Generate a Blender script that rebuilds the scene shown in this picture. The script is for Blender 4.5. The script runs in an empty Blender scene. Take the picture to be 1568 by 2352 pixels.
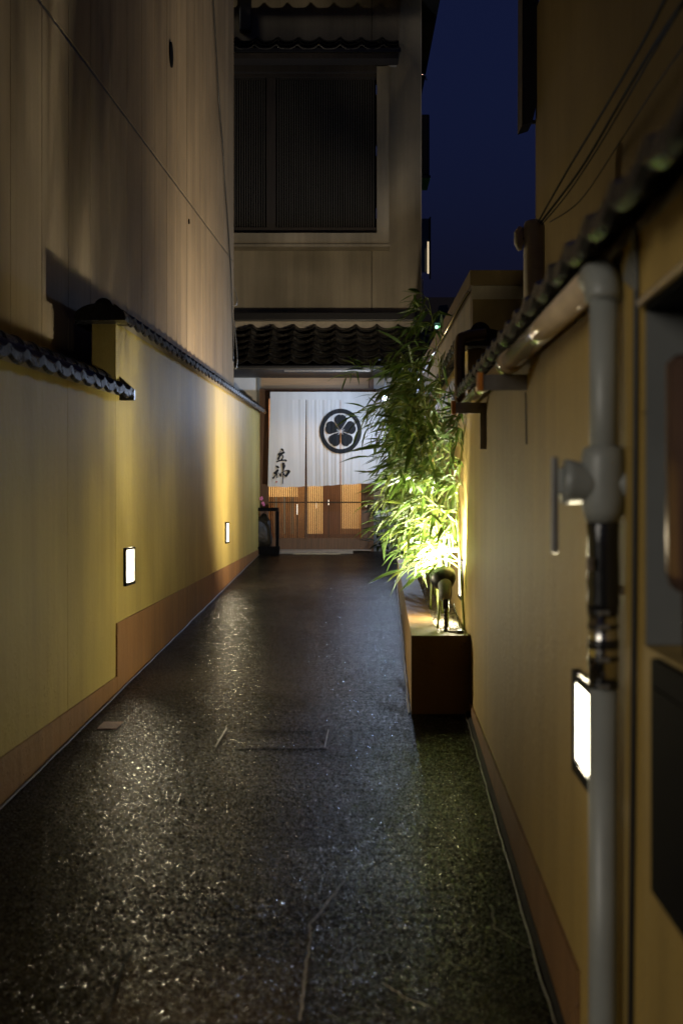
import bpy, bmesh, math, random
from mathutils import Vector, Matrix, noise
from mathutils.geometry import tessellate_polygon
random.seed(7)
R = math.radians
sc = bpy.context.scene
COL = sc.collection

# ------------------------------------------------------------------ camera, sky, exposure
F = 3503.0                     # focal length in photograph units (1568 wide)
HC = 1.15                      # camera height above the asphalt
SL = 0.0308                    # the alley climbs gently towards the entrance
cam_d = bpy.data.cameras.new('camera')
cam = bpy.data.objects.new('camera', cam_d); COL.objects.link(cam)
cam.location = (0, 0, HC); cam.rotation_euler = (R(90), 0, 0)
cam_d.sensor_fit = 'VERTICAL'; cam_d.sensor_height = 23.5; cam_d.sensor_width = 15.7
cam_d.lens = 35.0; cam_d.clip_start = 0.05; cam_d.clip_end = 1500
cam_d.dof.use_dof = True; cam_d.dof.focus_distance = 12.0; cam_d.dof.aperture_fstop = 3.2
sc.camera = cam

W = bpy.data.worlds.new('World'); sc.world = W; W.use_nodes = True
wn = W.node_tree; wn.nodes.clear()
sky = wn.nodes.new('ShaderNodeTexSky'); sky.sky_type = 'NISHITA'; sky.sun_disc = False
sky.sun_elevation = R(-1.0); sky.sun_rotation = R(180); sky.ozone_density = 6.0; sky.air_density = 1.0; sky.dust_density = 1.0
wbg = wn.nodes.new('ShaderNodeBackground'); wbg.inputs[1].default_value = 0.105
wout = wn.nodes.new('ShaderNodeOutputWorld')
hs = wn.nodes.new('ShaderNodeHueSaturation'); hs.inputs['Saturation'].default_value = .88
wn.links.new(sky.outputs[0], hs.inputs['Color']); wn.links.new(hs.outputs[0], wbg.inputs[0]); wn.links.new(wbg.outputs[0], wout.inputs[0])

sun_d = bpy.data.lights.new('sun', 'SUN'); sun_d.energy = 0.85; sun_d.angle = R(30); sun_d.color = (1, .92, .78)
sun = bpy.data.objects.new('sun', sun_d); COL.objects.link(sun)
sun.rotation_euler = Vector((1.0, 1.0, -0.42)).to_track_quat('-Z', 'Y').to_euler()

vs = sc.view_settings; vs.view_transform = 'Standard'; vs.look = 'None'; vs.exposure = 0; vs.gamma = 1
try: vs.use_curve_mapping = False
except Exception: pass
sc.display_settings.display_device = 'sRGB'
sc.cycles.use_denoising = True
sc.cycles.sample_clamp_indirect = 6.0
sc.cycles.sample_clamp_direct = 0.0
sc.cycles.max_bounces = 8; sc.cycles.diffuse_bounces = 4; sc.cycles.glossy_bounces = 4
sc.cycles.caustics_reflective = False; sc.cycles.caustics_refractive = False

# ------------------------------------------------------------------ helpers
def at(x, y, Y): return Vector(((x-784)/F*Y, Y, HC+(1176-y)/F*Y))
def gz(Y): return SL*min(Y, 21.5)
LA, LB = -1.184, .0060         # left fence plane   X = LA + LB*Y
RA, RB = .354, .0345           # right fence plane
TA, TB = -1.60, .0188          # tall wall plane behind the left fence
def lx(Y): return LA+LB*Y
def rx(Y): return RA+RB*Y
def tx(Y): return TA+TB*Y

def tag(o, label=None, cat=None, group=None, kind=None):
    if label: o['label'] = label
    if cat: o['category'] = cat
    if group: o['group'] = group
    if kind: o['kind'] = kind
    return o
def root(name, loc, label, cat, group=None):
    o = bpy.data.objects.new(name, None); COL.objects.link(o); o.location = loc; o.empty_display_size = .1
    return tag(o, label, cat, group)
def worldloc(o):
    v = Vector((0, 0, 0))
    while o is not None: v += Vector(o.location); o = o.parent
    return v
def obj(name, bm, mat, parent=None, smooth=False, kind=None, label=None, keep=False):
    """link bm as one object; coordinates are world unless keep"""
    if parent is not None and not keep:
        bmesh.ops.translate(bm, verts=bm.verts, vec=-worldloc(parent))
    if smooth:
        for f in bm.faces: f.smooth = True
    me = bpy.data.meshes.new(name); bm.to_mesh(me); bm.free()
    if mat: me.materials.append(mat)
    o = bpy.data.objects.new(name, me); COL.objects.link(o)
    if parent is not None: o.parent = parent
    if kind: o['kind'] = kind
    if label: o['label'] = label
    return o
def inst(name, me, parent, loc, rot=None, scale=None, label=None):
    o = bpy.data.objects.new(name, me); COL.objects.link(o)
    if parent is not None: o.parent = parent; loc = Vector(loc)-worldloc(parent)
    o.location = loc
    if rot is not None: o.rotation_euler = rot
    if scale is not None: o.scale = scale
    if label: o['label'] = label
    return o
def NB(): return bmesh.new()
def hexa(bm, p):               # p: 8 corners, bottom 4 (ccw) then top 4
    v = [bm.verts.new(q) for q in p]
    for f in ((3,2,1,0),(4,5,6,7),(0,1,5,4),(1,2,6,5),(2,3,7,6),(3,0,4,7)): bm.faces.new([v[i] for i in f])
    return v
def box(bm, x0, x1, y0, y1, z0, z1, bev=0):
    if x0 > x1: x0, x1 = x1, x0
    if y0 > y1: y0, y1 = y1, y0
    if z0 > z1: z0, z1 = z1, z0
    v = hexa(bm, [(x0,y0,z0),(x1,y0,z0),(x1,y1,z0),(x0,y1,z0),(x0,y0,z1),(x1,y0,z1),(x1,y1,z1),(x0,y1,z1)])
    if bev:
        es = set(e for q in v for e in q.link_edges)
        bmesh.ops.bevel(bm, geom=list(es), offset=bev, segments=2, profile=.6, affect='EDGES')
def bx(x0, x1, y0, y1, z0, z1, bev=0):
    bm = NB(); box(bm, x0, x1, y0, y1, z0, z1, bev); return bm
def tube(bm, pts, rad, n=10, caps=True):
    pts = [Vector(p) for p in pts]; rs = rad if isinstance(rad, (list, tuple)) else [rad]*len(pts)
    rings = []; up = None
    for i, p in enumerate(pts):
        d = (pts[min(i+1, len(pts)-1)]-pts[max(i-1, 0)])
        if d.length < 1e-9: d = Vector((0, 0, 1))
        d.normalize()
        if up is None:
            up = Vector((0, 0, 1)) if abs(d.z) < .9 else Vector((1, 0, 0))
        a = d.cross(up)
        if a.length < 1e-6: a = d.cross(Vector((0, 1, 0)))
        a.normalize(); b = a.cross(d).normalized(); up = b
        rings.append([bm.verts.new(p+(a*math.cos(t)+b*math.sin(t))*rs[i]) for t in [2*math.pi*k/n for k in range(n)]])
    for i in range(len(rings)-1):
        for k in range(n):
            bm.faces.new((rings[i][k], rings[i][(k+1) % n], rings[i+1][(k+1) % n], rings[i+1][k]))
    if caps:
        bm.faces.new(rings[0][::-1]); bm.faces.new(rings[-1])
def poly_prism(bm, pts, ext):  # planar polygon pts (world), extruded by vector ext
    tris = tessellate_polygon([[Vector(p) for p in pts]])
    e = Vector(ext); a = [bm.verts.new(p) for p in pts]; b = [bm.verts.new(Vector(p)+e) for p in pts]
    for t in tris:
        try: bm.faces.new([a[i] for i in t]); bm.faces.new([b[i] for i in reversed(t)])
        except ValueError: pass
    n = len(pts)
    for i in range(n):
        try: bm.faces.new((a[i], a[(i+1) % n], b[(i+1) % n], b[i]))
        except ValueError: pass
    bmesh.ops.recalc_face_normals(bm, faces=bm.faces)
def smoothpath(p, n=6):
    p = [Vector(q) for q in p]; out = []
    for i in range(len(p)-1):
        a, b, c, d = p[max(i-1, 0)], p[i], p[i+1], p[min(i+2, len(p)-1)]
        for k in range(n):
            t = k/n
            out.append(.5*((2*b)+(c-a)*t+(2*a-5*b+4*c-d)*t*t+(3*b-a-3*c+d)*t**3))
    out.append(p[-1]); return out

# ------------------------------------------------------------------ materials
class Mat:
    def __init__(s, name, color, rough=.6, metal=0, spec=.5):
        s.m = bpy.data.materials.new(name); s.m.use_nodes = True; s.t = s.m.node_tree
        s.b = s.t.nodes['Principled BSDF']; s.b.inputs['Base Color'].default_value = (*color, 1)
        s.b.inputs['Roughness'].default_value = rough; s.b.inputs['Metallic'].default_value = metal
        s.b.inputs['Specular IOR Level'].default_value = spec; s.col = color; s.co = None; s.nrm = None
    def n(s, t, **k):
        q = s.t.nodes.new('ShaderNode'+t)
        for a, b in k.items():
            if a.startswith('i_'): q.inputs[a[2:].replace('_', ' ')].default_value = b
            else: setattr(q, a, b)
        return q
    def l(s, a, b): s.t.links.new(a, b)
    def coord(s, scale=(1, 1, 1)):
        if s.co is None: s.co = s.n('NewGeometry').outputs['Position']
        mp = s.n('Mapping'); mp.inputs['Scale'].default_value = scale; s.l(s.co, mp.inputs[0]); return mp.outputs[0]
    def noise(s, sc_, detail=4, scale=(1, 1, 1), rough=.55):
        q = s.n('TexNoise'); q.inputs['Scale'].default_value = sc_; q.inputs['Detail'].default_value = detail
        q.inputs['Roughness'].default_value = rough; s.l(s.coord(scale), q.inputs['Vector']); return q.outputs['Fac']
    def ramp(s, f, stops):
        q = s.n('ValToRGB'); e = q.color_ramp.elements
        while len(e) < len(stops): e.new(.5)
        for i, (p, c) in enumerate(stops): e[i].position = p; e[i].color = (*c, 1) if len(c) == 3 else c
        s.l(f, q.inputs[0]); return q.outputs[0]
    def vary(s, sc_=3, amt=.25, scale=(1, 1, 1), detail=5):
        f = s.noise(sc_, detail, scale)
        lo = tuple(c*(1-amt) for c in s.col); hi = tuple(min(1, c*(1+amt)) for c in s.col)
        c = s.ramp(f, [(.3, lo), (.7, hi)])
        if s.b.inputs['Base Color'].is_linked:
            prev = s.b.inputs['Base Color'].links[0].from_socket
            mx = s.n('MixRGB', blend_type='MULTIPLY'); mx.inputs[0].default_value = 1
            c = s.ramp(f, [(.3, (1-amt,)*3), (.7, (1, 1, 1))])
            s.l(prev, mx.inputs[1]); s.l(c, mx.inputs[2]); c = mx.outputs[0]
        s.l(c, s.b.inputs['Base Color']); return s
    def rvary(s, sc_, lo, hi, scale=(1, 1, 1)):
        f = s.noise(sc_, 4, scale); q = s.n('MapRange'); q.inputs[1].default_value = .35; q.inputs[2].default_value = .65
        q.inputs[3].default_value = lo; q.inputs[4].default_value = hi; s.l(f, q.inputs[0]); s.l(q.outputs[0], s.b.inputs['Roughness']); return s
    def bump(s, h, strength=.3, dist=.01):
        q = s.n('Bump'); q.inputs['Strength'].default_value = strength; q.inputs['Distance'].default_value = dist
        s.l(h, q.inputs['Height'])
        if s.nrm is not None: s.l(s.nrm, q.inputs['Normal'])
        s.nrm = q.outputs[0]; s.l(s.nrm, s.b.inputs['Normal']); return s
def emis(name, color, strength, base=(.8, .8, .8)):
    m = Mat(name, base, .4); m.b.inputs['Emission Color'].default_value = (*color, 1)
    m.b.inputs['Emission Strength'].default_value = strength; return m.m

def stucco(name, col, rough=.5, grain=260, drip=.22, wet=True):
    m = Mat(name, col, rough, spec=.22)
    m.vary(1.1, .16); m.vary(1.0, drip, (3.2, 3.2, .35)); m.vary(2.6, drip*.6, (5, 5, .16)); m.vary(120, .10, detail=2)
    m.bump(m.noise(grain, 3), .35, .0035); m.bump(m.noise(28, 3), .25, .006); m.bump(m.noise(7, 5, (1, 1, .8), .65), .5, .012)
    if wet:                    # small beads and runs of rain water catching the lamps
        v = m.n('TexVoronoi'); v.inputs['Scale'].default_value = 62; v.inputs['Randomness'].default_value = 1
        m.l(m.coord((1, 1, .55)), v.inputs['Vector'])
        r = m.n('MapRange'); r.inputs[1].default_value = .0; r.inputs[2].default_value = .28; r.inputs[3].default_value = 1; r.inputs[4].default_value = 0
        m.l(v.outputs['Distance'], r.inputs[0])
        g = m.ramp(m.noise(5, 4, (1, 1, .5)), [(.44, (0, 0, 0)), (.60, (1, 1, 1))])
        g2 = m.n('MixRGB', blend_type='MULTIPLY'); g2.inputs[0].default_value = 1
        m.l(r.outputs[0], g2.inputs[1]); m.l(g, g2.inputs[2])
        sep = m.n('SeparateXYZ'); m.l(m.co, sep.inputs[0])
        hz = m.n('MapRange'); hz.inputs[1].default_value = .3; hz.inputs[2].default_value = 1.9; hz.inputs[3].default_value = 1; hz.inputs[4].default_value = 0
        m.l(sep.outputs[2], hz.inputs[0])
        g3 = m.n('MixRGB', blend_type='MULTIPLY'); g3.inputs[0].default_value = 1
        m.l(g2.outputs[0], g3.inputs[1]); m.l(hz.outputs[0], g3.inputs[2])
        m.bump(g3.outputs[0], 1.0, .006)
        rr = m.n('MapRange'); rr.inputs[3].default_value = rough; rr.inputs[4].default_value = .12
        m.l(g3.outputs[0], rr.inputs[0]); m.l(rr.outputs[0], m.b.inputs['Roughness'])
    return m.m

M = {}
M['plaster'] = stucco('yellow_plaster', (.42, .33, .098), .55)
M['plaster_r'] = stucco('ochre_plaster', (.43, .295, .088), .55)
M['plinth'] = stucco('orange_plinth', (.28, .145, .058), .5, drip=.34)
M['planter'] = stucco('orange_planter', (.19, .115, .045), .5, drip=.25)
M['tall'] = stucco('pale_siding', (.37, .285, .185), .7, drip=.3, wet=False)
M['facade'] = stucco('grey_facade', (.32, .275, .20), .75, drip=.32, wet=False)
M['rbuild'] = stucco('brown_render', (.15, .105, .045), .8, drip=.12, wet=False)
M['white_plaster'] = stucco('white_plaster', (.62, .62, .6), .7, drip=.06, wet=False)
M['tile'] = Mat('glazed_tile', (.018, .018, .020), .3).vary(9, .35).rvary(14, .22, .5).bump(Mat('x', (0,0,0)).noise(1), 0).m if False else None
t = Mat('glazed_tile', (.012, .012, .013), .3); t.vary(9, .35); t.rvary(14, .2, .45); t.bump(t.noise(60, 3), .2, .002); t.b.inputs['Specular IOR Level'].default_value = .15; M['tile'] = t.m
t = Mat('wood', (.11, .05, .022), .5); t.vary(6, .35, (8, 8, .4)); t.bump(t.noise(40, 3, (8, 8, .4)), .2, .001); M['wood'] = t.m
t = Mat('dark_wood', (.020, .015, .012), .6); t.vary(6, .4, (8, 8, .4)); M['darkwood'] = t.m
t = Mat('slat_wood', (.07, .03, .013), .5); t.vary(9, .3, (3, 3, .4)); M['slat'] = t.m
t = Mat('pvc', (.24, .25, .235), .4); t.vary(7, .12); t.bump(t.noise(220, 2), .08, .001); M['pvc'] = t.m
t = Mat('pvc_brown', (.50, .39, .27), .09); t.vary(8, .1); t.bump(t.noise(9, 2), .15, .002); M['pvcb'] = t.m
t = Mat('dark_brown_pipe', (.11, .07, .045), .3); M['darkpipe'] = t.m
t = Mat('black_rubber', (.012, .012, .013), .18); t.bump(t.noise(35, 2), .5, .004); M['rubber'] = t.m
t = Mat('chrome', (.55, .53, .5), .2, 1); t.bump(t.noise(50, 2), .2, .002); M['chrome'] = t.m
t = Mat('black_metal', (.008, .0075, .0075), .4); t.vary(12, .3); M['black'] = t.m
t = Mat('grey_board', (.14, .145, .14), .6); t.vary(5, .15); M['greyb'] = t.m
t = Mat('copper_gloss', (.16, .10, .08), .2, .6); M['copper'] = t.m
t = Mat('galvanised', (.28, .27, .25), .4, .7); t.vary(20, .2); M['galv'] = t.m
t = Mat('orange_plastic', (.62, .22, .03), .4); t.vary(10, .1); M['orange'] = t.m
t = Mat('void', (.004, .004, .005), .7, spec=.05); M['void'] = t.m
t = Mat('bamboo_culm', (.20, .24, .05), .35); t.vary(8, .3); M['culm'] = t.m
t = Mat('pebbles', (.30, .27, .21), .45); t.vary(45, .6); M['pebble'] = t.m
t = Mat('rock', (.020, .019, .019), .55); t.vary(9, .4); t.bump(t.noise(25, 5), .6, .02); M['rock'] = t.m
t = Mat('red_print', (.45, .03, .02), .8); M['red'] = t.m
t = Mat('ink', (.006, .006, .007), .85); t.vary(90, .3); M['ink'] = t.m
t = Mat('pink_petals', (.6, .16, .34), .6); M['pink'] = t.m
t = Mat('concrete_slab', (.16, .15, .14), .35); t.vary(12, .3); t.bump(t.noise(90, 3), .3, .003); M['slab'] = t.m
t = Mat('roof_plaster', (.40, .35, .28), .7); t.vary(10, .2); M['rplaster'] = t.m
t = Mat('cedar', (.32, .20, .10), .5); t.vary(5, .2, (.5, 8, 8)); M['cedar'] = t.m
t = Mat('shoji', (.80, .66, .40), .8); M['shoji'] = t.m
t = Mat('dark_leaf', (.022, .04, .014), .35); M['dleaf'] = t.m

def leafmat(name, col):
    m = Mat(name, col, .38); m.vary(11, .35)
    tr = m.n('BsdfTranslucent'); tr.inputs[0].default_value = (col[0]*1.25, col[1]*1.2, col[2]*.6, 1)
    mx = m.n('MixShader'); mx.inputs[0].default_value = .38
    out = [q for q in m.t.nodes if q.type == 'OUTPUT_MATERIAL'][0]
    m.l(m.b.outputs[0], mx.inputs[1]); m.l(tr.outputs[0], mx.inputs[2]); m.l(mx.outputs[0], out.inputs[0])
    return m.m
M['leaf'] = leafmat('bamboo_leaf', (.060, .108, .030))
M['leaf2'] = leafmat('bamboo_leaf_pale', (.11, .15, .050))

def cloth():
    m = Mat('linen', (.66, .66, .64), .85, spec=.2)
    m.vary(2.2, .08, (6, 6, .5)); m.bump(m.noise(400, 2, (1, 1, .3)), .2, .001)
    tr = m.n('BsdfTranslucent'); tr.inputs[0].default_value = (.6, .55, .45, 1)
    mx = m.n('MixShader'); mx.inputs[0].default_value = .22
    out = [q for q in m.t.nodes if q.type == 'OUTPUT_MATERIAL'][0]
    m.l(m.b.outputs[0], mx.inputs[1]); m.l(tr.outputs[0], mx.inputs[2]); m.l(mx.outputs[0], out.inputs[0])
    return m.m
M['cloth'] = cloth()

def asphalt(name, col, patch=False):
    m = Mat(name, col, .2, spec=.5)
    m.vary(2.2, .35); m.vary(140, .45, detail=2)
    # rain-wet aggregate: fine stones, each with a slightly tilted water film
    geo = m.n('NewGeometry'); acc = geo.outputs['Normal']; tone = None
    for sc_, k in ((185, .34), (340, .40)):
        v = m.n('TexVoronoi'); v.inputs['Scale'].default_value = sc_; m.l(m.coord(), v.inputs['Vector'])
        sub = m.n('VectorMath', operation='SUBTRACT'); sub.inputs[1].default_value = (.5, .5, .5); m.l(v.outputs['Color'], sub.inputs[0])
        mul = m.n('VectorMath', operation='SCALE'); mul.inputs['Scale'].default_value = k; m.l(sub.outputs[0], mul.inputs[0])
        add = m.n('VectorMath', operation='ADD'); m.l(acc, add.inputs[0]); m.l(mul.outputs[0], add.inputs[1]); acc = add.outputs[0]
        sx = m.n('SeparateXYZ'); m.l(v.outputs['Color'], sx.inputs[0]); tone = sx.outputs[2]
    nm = m.n('VectorMath', operation='NORMALIZE'); m.l(acc, nm.inputs[0]); m.nrm = nm.outputs[0]
    m.bump(m.noise(3.1, 4, (1, .8, 1)), .45, .012)
    # worn and puddled areas change how much film is left on the stones
    wet = m.ramp(m.noise(1.6, 5, (1, .7, 1), .6), [(.36, (0, 0, 0)), (.66, (1, 1, 1))])
    mm = m.n('Math', operation='MULTIPLY'); m.l(tone, mm.inputs[0]); m.l(tone, mm.inputs[1])
    m3 = m.n('Math', operation='MULTIPLY'); m.l(mm.outputs[0], m3.inputs[0]); m.l(mm.outputs[0], m3.inputs[1])
    w2 = m.n('MapRange'); w2.inputs[3].default_value = .06; w2.inputs[4].default_value = .15; m.l(wet, w2.inputs[0])
    sp = m.n('Math', operation='MULTIPLY'); m.l(m3.outputs[0], sp.inputs[0]); m.l(w2.outputs[0], sp.inputs[1])
    m.l(sp.outputs[0], m.b.inputs['Specular IOR Level'])
    rr = m.n('MapRange'); rr.inputs[3].default_value = .5; rr.inputs[4].default_value = .10; m.l(tone, rr.inputs[0]); m.l(rr.outputs[0], m.b.inputs['Roughness'])
    return m.m
M['asphalt'] = asphalt('wet_asphalt', (.0075, .0058, .0043))
M['patch'] = asphalt('brown_patch', (.014, .0092, .0055))

LAMP = emis('lamp_diffuser', (1, .90, .66), 9)
LAMP_S = emis('lamp_diffuser_cool', (1, .90, .72), 1.6)

# ------------------------------------------------------------------ the ground
bm = NB()
ys = [-60, -8, 0, 4, 8, 12, 16, 21.5, 40, 120, 600]; xs = [-300, -30, -6, -1.3, 0, 1.2, 6, 30, 300]
def gzz(Y): return SL*max(-8, min(Y, 21.5))
grid = [[bm.verts.new((x, y, gzz(y))) for x in xs] for y in ys]
for j in range(len(ys)-1):
    for i in range(len(xs)-1):
        bm.faces.new((grid[j][i], grid[j][i+1], grid[j+1][i+1], grid[j+1][i]))
tag(obj('ground', bm, M['asphalt']), 'dark wet asphalt paving of the alley glittering under the lamps', kind='structure')

def gquad(name, pts, mat, lift=.004, label=None):
    bm = NB(); vv = [bm.verts.new((x, y, gz(y)+lift)) for x, y in pts]; bm.faces.new(vv)
    o = obj(name, bm, mat); tag(o, label, kind='structure'); return o
def gp(x, y):                 # a point of the alley floor
    Y = F*HC/(y-1068); return ((x-784)/F*Y, Y)
gquad('paving_patch', [gp(210, 2352), gp(690, 2352), gp(716, 2200), gp(300, 2195)], M['patch'], .0015, 'brownish asphalt patch in the near alley floor')
t = Mat('crack_filler', (.06, .045, .03), .5); t.vary(60, .6); M['jointd'] = t.m
t = Mat('joint_filler', (.13, .10, .07), .5); t.vary(60, .5); M['joint'] = t.m
def strip(name, pix, w, mat, label, lift=.008, jit=.0):
    pts = [gp(*p) for p in pix]; bm = NB(); prev = None
    fine = []
    for i in range(len(pts)-1):
        for k in range(8):
            t_ = k/8; x = pts[i][0]*(1-t_)+pts[i+1][0]*t_; y = pts[i][1]*(1-t_)+pts[i+1][1]*t_
            fine.append((x+random.uniform(-jit, jit), y))
    fine.append(pts[-1])
    for i, p in enumerate(fine):
        a = fine[max(i-1, 0)]; b = fine[min(i+1, len(fine)-1)]
        d = Vector((b[0]-a[0], b[1]-a[1])).normalized(); nn = Vector((-d.y, d.x))*w*random.uniform(.5, 1.1)
        q = (bm.verts.new((p[0]-nn.x, p[1]-nn.y, gz(p[1])+lift)), bm.verts.new((p[0]+nn.x, p[1]+nn.y, gz(p[1])+lift)))
        if prev: bm.faces.new((prev[0], prev[1], q[1], q[0]))
        prev = q
    return tag(obj(name, bm, mat), label, kind='structure')
strip('pavement_crack', [(690, 2352), (702, 2240), (712, 2170), (712, 2130), (745, 2090), (790, 2030)], .0035, M['jointd'], 'pale filled crack beside the brown asphalt patch', jit=.003)
strip('pavement_crack', [(1128, 2085), (1136, 2140), (1180, 2165), (1215, 2185)], .0022, M['joint'], 'thin pale crack near the right wall', jit=.003)
strip('pavement_crack', [(880, 2265), (930, 2300), (985, 2320)], .002, M['joint'], 'short thin pale crack at the bottom of the alley', jit=.003)
strip('pavement_joint', [(245, 2352), (280, 2235), (302, 2190)], .003, M['void'], 'dark joint along the brown asphalt patch')
# --- long shallow cover frame and small things lying on the asphalt
t = Mat('dark_seam', (.008, .007, .006), .5); M['dark_seam'] = t.m
t = Mat('aluminium_strip', (.45, .43, .40), .3, .8); M['alu'] = t.m
bm = NB(); a, b = gp(508, 1690), gp(492, 1720)
p0, p1 = gp(520, 1676), gp(494, 1720)
tube(bm, [(p0[0], p0[1], gz(p0[1])+.006), (p1[0], p1[1], gz(p1[1])+.006)], .0032, 6)
tag(obj('stick', bm, M['joint']), 'thin pale stick lying on the asphalt in mid alley', 'stick')
rt = root('access_cover', (*gp(700, 1698), gz(gp(700, 1698)[1])), 'long asphalt filled access cover with metal edge strips in mid alley', 'cover')
c = [gp(560, 1680), gp(754, 1680), gp(746, 1720), gp(540, 1720)]
bm = NB(); vv = [bm.verts.new((x, y, gz(y)+.0012)) for x, y in c]; bm.faces.new(vv); obj('cover_plate', bm, M['asphalt'], rt)
bm = NB()
for i, j, w in ((1, 2, .0022),):
    tube(bm, [(c[i][0], c[i][1], gz(c[i][1])+.006), (c[j][0], c[j][1], gz(c[j][1])+.006)], w, 6)
obj('edge_strip', bm, M['joint'], rt)
bm = NB()
for i, j in ((0, 1), (2, 3)):
    tube(bm, [(c[i][0], c[i][1], gz(c[i][1])+.005), (c[j][0], c[j][1], gz(c[j][1])+.001)], .0010, 6)
obj('rubber_seam', bm, M['dark_seam'], rt)
# drain grate beside the left wall
g0, g1, g2, g3 = gp(238, 1660), gp(284, 1660), gp(268, 1676), gp(222, 1676)
rt = root('drain_grate', (*gp(253, 1668), gz(7)), 'small rusty drain grate in the asphalt beside the left wall', 'drain')
t = Mat('rusty_iron', (.16, .065, .03), .5, .3); t.vary(30, .4); M['rust'] = t.m
bm = NB(); vv = [bm.verts.new((x, y, gz(y)+.002)) for x, y in (g0, g1, g2, g3)]; bm.faces.new(vv); obj('drain_pit', bm, M['void'], rt)
for k in range(9):
    t_ = (k+.5)/9; ax = g0[0]*(1-t_)+g1[0]*t_; ay = g0[1]*(1-t_)+g1[1]*t_; bx_ = g3[0]*(1-t_)+g2[0]*t_; by_ = g3[1]*(1-t_)+g2[1]*t_
    bm = NB(); tube(bm, [(ax, ay, gz(ay)+.003), (bx_, by_, gz(by_)+.003)], .003, 5); obj('bar', bm, M['rust'], rt)

# ------------------------------------------------------------------ fence tiles (wall coping)
TW = .272
def wave(u): return .015*math.exp(-((u-.2)/.13)**2)-.006*math.sin(math.pi*min(1, max(0, (u-.35)/.65)))
def coping_tile_mesh():
    bm = NB(); N = 14; L = .125; th = .010; rise = .060
    rows = []
    for (yy, zz) in ((0, rise), (L*.5, rise*.5), (L, 0), (L+.003, -.032)):
        top = []; bot = []
        for i in range(N+1):
            u = i/N; w = wave(u) if zz > -.03 else wave(u)*.9
            top.append(bm.verts.new((u*(TW-.004), yy, zz+w+th))); bot.append(bm.verts.new((u*(TW-.004), yy-(.012 if zz < 0 or yy == L else 0), zz+w+(0 if zz >= 0 else -.0))))
        rows.append((top, bot))
    for j in range(len(rows)-1):
        for i in range(N):
            bm.faces.new((rows[j][0][i], rows[j+1][0][i], rows[j+1][0][i+1], rows[j][0][i+1]))
            bm.faces.new((rows[j][1][i+1], rows[j+1][1][i+1], rows[j+1][1][i], rows[j][1][i]))
        for i in (0, N):
            bm.faces.new((rows[j][0][i], rows[j][1][i], rows[j+1][1][i], rows[j+1][0][i]))
    for i in range(N):
        bm.faces.new((rows[-1][0][i], rows[-1][1][i], rows[-1][1][i+1], rows[-1][0][i+1]))
        bm.faces.new((rows[0][0][i+1], rows[0][1][i+1], rows[0][1][i], rows[0][0][i]))
    bmesh.ops.recalc_face_normals(bm, faces=bm.faces)
    for f in bm.faces: f.smooth = False
    me = bpy.data.meshes.new('coping_tile'); bm.to_mesh(me); bm.free(); me.materials.append(M['tile']); return me
CT = coping_tile_mesh()
def ridge_mesh():
    bm = NB(); n = 8; r = .045
    rings = []
    for (x, rr) in ((0, r+.006), (.02, r+.006), (.022, r), (TW-.004, r)):
        rings.append([bm.verts.new((x, rr*math.cos(math.pi*k/n), rr*1.1*math.sin(math.pi*k/n))) for k in range(n+1)])
    for j in range(len(rings)-1):
        for k in range(n): bm.faces.new((rings[j][k], rings[j+1][k], rings[j+1][k+1], rings[j][k+1]))
    for rg in (rings[0], rings[-1]): bm.faces.new(rg)
    bmesh.ops.recalc_face_normals(bm, faces=bm.faces)
    me = bpy.data.meshes.new('ridge_tile'); bm.to_mesh(me); bm.free(); me.materials.append(M['tile']); return me
RT = ridge_mesh()

def coping(rt, plane, side, y0, y1, z0, z1, thick):
    """tiles along a fence; side=+1 when the alley is towards +X"""
    n = max(1, round((y1-y0)/TW)); L = (y1-y0)/n; sl = (z1-z0)/(y1-y0)
    dX = plane(y1)-plane(y0); ang = math.atan2(dX, y1-y0)
    for k in range(n):
        ya = y0+k*L; yb = ya+L
        if side > 0:           # local x -> +Y, local y -> +X needs a mirror: run local x along -Y instead
            o = inst('coping_tile', CT, rt, (plane(yb)-.055, yb, z0+sl*(yb-y0)+.02), (0, math.atan(sl), -math.pi/2-ang), (L/TW, 1, 1))
        else:
            o = inst('coping_tile', CT, rt, (plane(ya)+.055, ya, z0+sl*(ya-y0)+.014), (0, -math.atan(sl), math.pi/2-ang), (L/TW, 1, .85))
        inst('ridge_tile', RT, rt, (plane(ya)-side*.06, ya, z0+sl*(ya-y0)+.068), (0, -math.atan(sl), math.pi/2-ang), (L/TW, 1, 1))
    bm = NB(); X = lambda y, d: plane(y)-side*d
    for (ya, yb) in ((y0, y1),):
        za, zb = z0, z1
        hexa(bm, [(X(ya, .0), ya, za-.003), (X(yb, .0), yb, zb-.003), (X(yb, .12), yb, zb-.003), (X(ya, .12), ya, za-.003),
                  (X(ya, .035), ya, za+.068), (X(yb, .035), yb, zb+.068), (X(yb, .085), yb, zb+.068), (X(ya, .085), ya, za+.068)])
    bmesh.ops.recalc_face_normals(bm, faces=bm.faces)
    obj('coping_core', bm, M['rplaster'], rt)
    # back slope
    bm = NB()
    hexa(bm, [(X(y0, .09), y0, z0+.07), (X(y1, .09), y1, z1+.07), (X(y1, .2), y1, z1-.01), (X(y0, .2), y0, z0-.01),
              (X(y0, .09), y0, z0+.085), (X(y1, .09), y1, z1+.085), (X(y1, .2), y1, z1+.005), (X(y0, .2), y0, z0+.005)])
    bmesh.ops.recalc_face_normals(bm, faces=bm.faces)
    obj('back_tiles', bm, M['tile'], rt)

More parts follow.
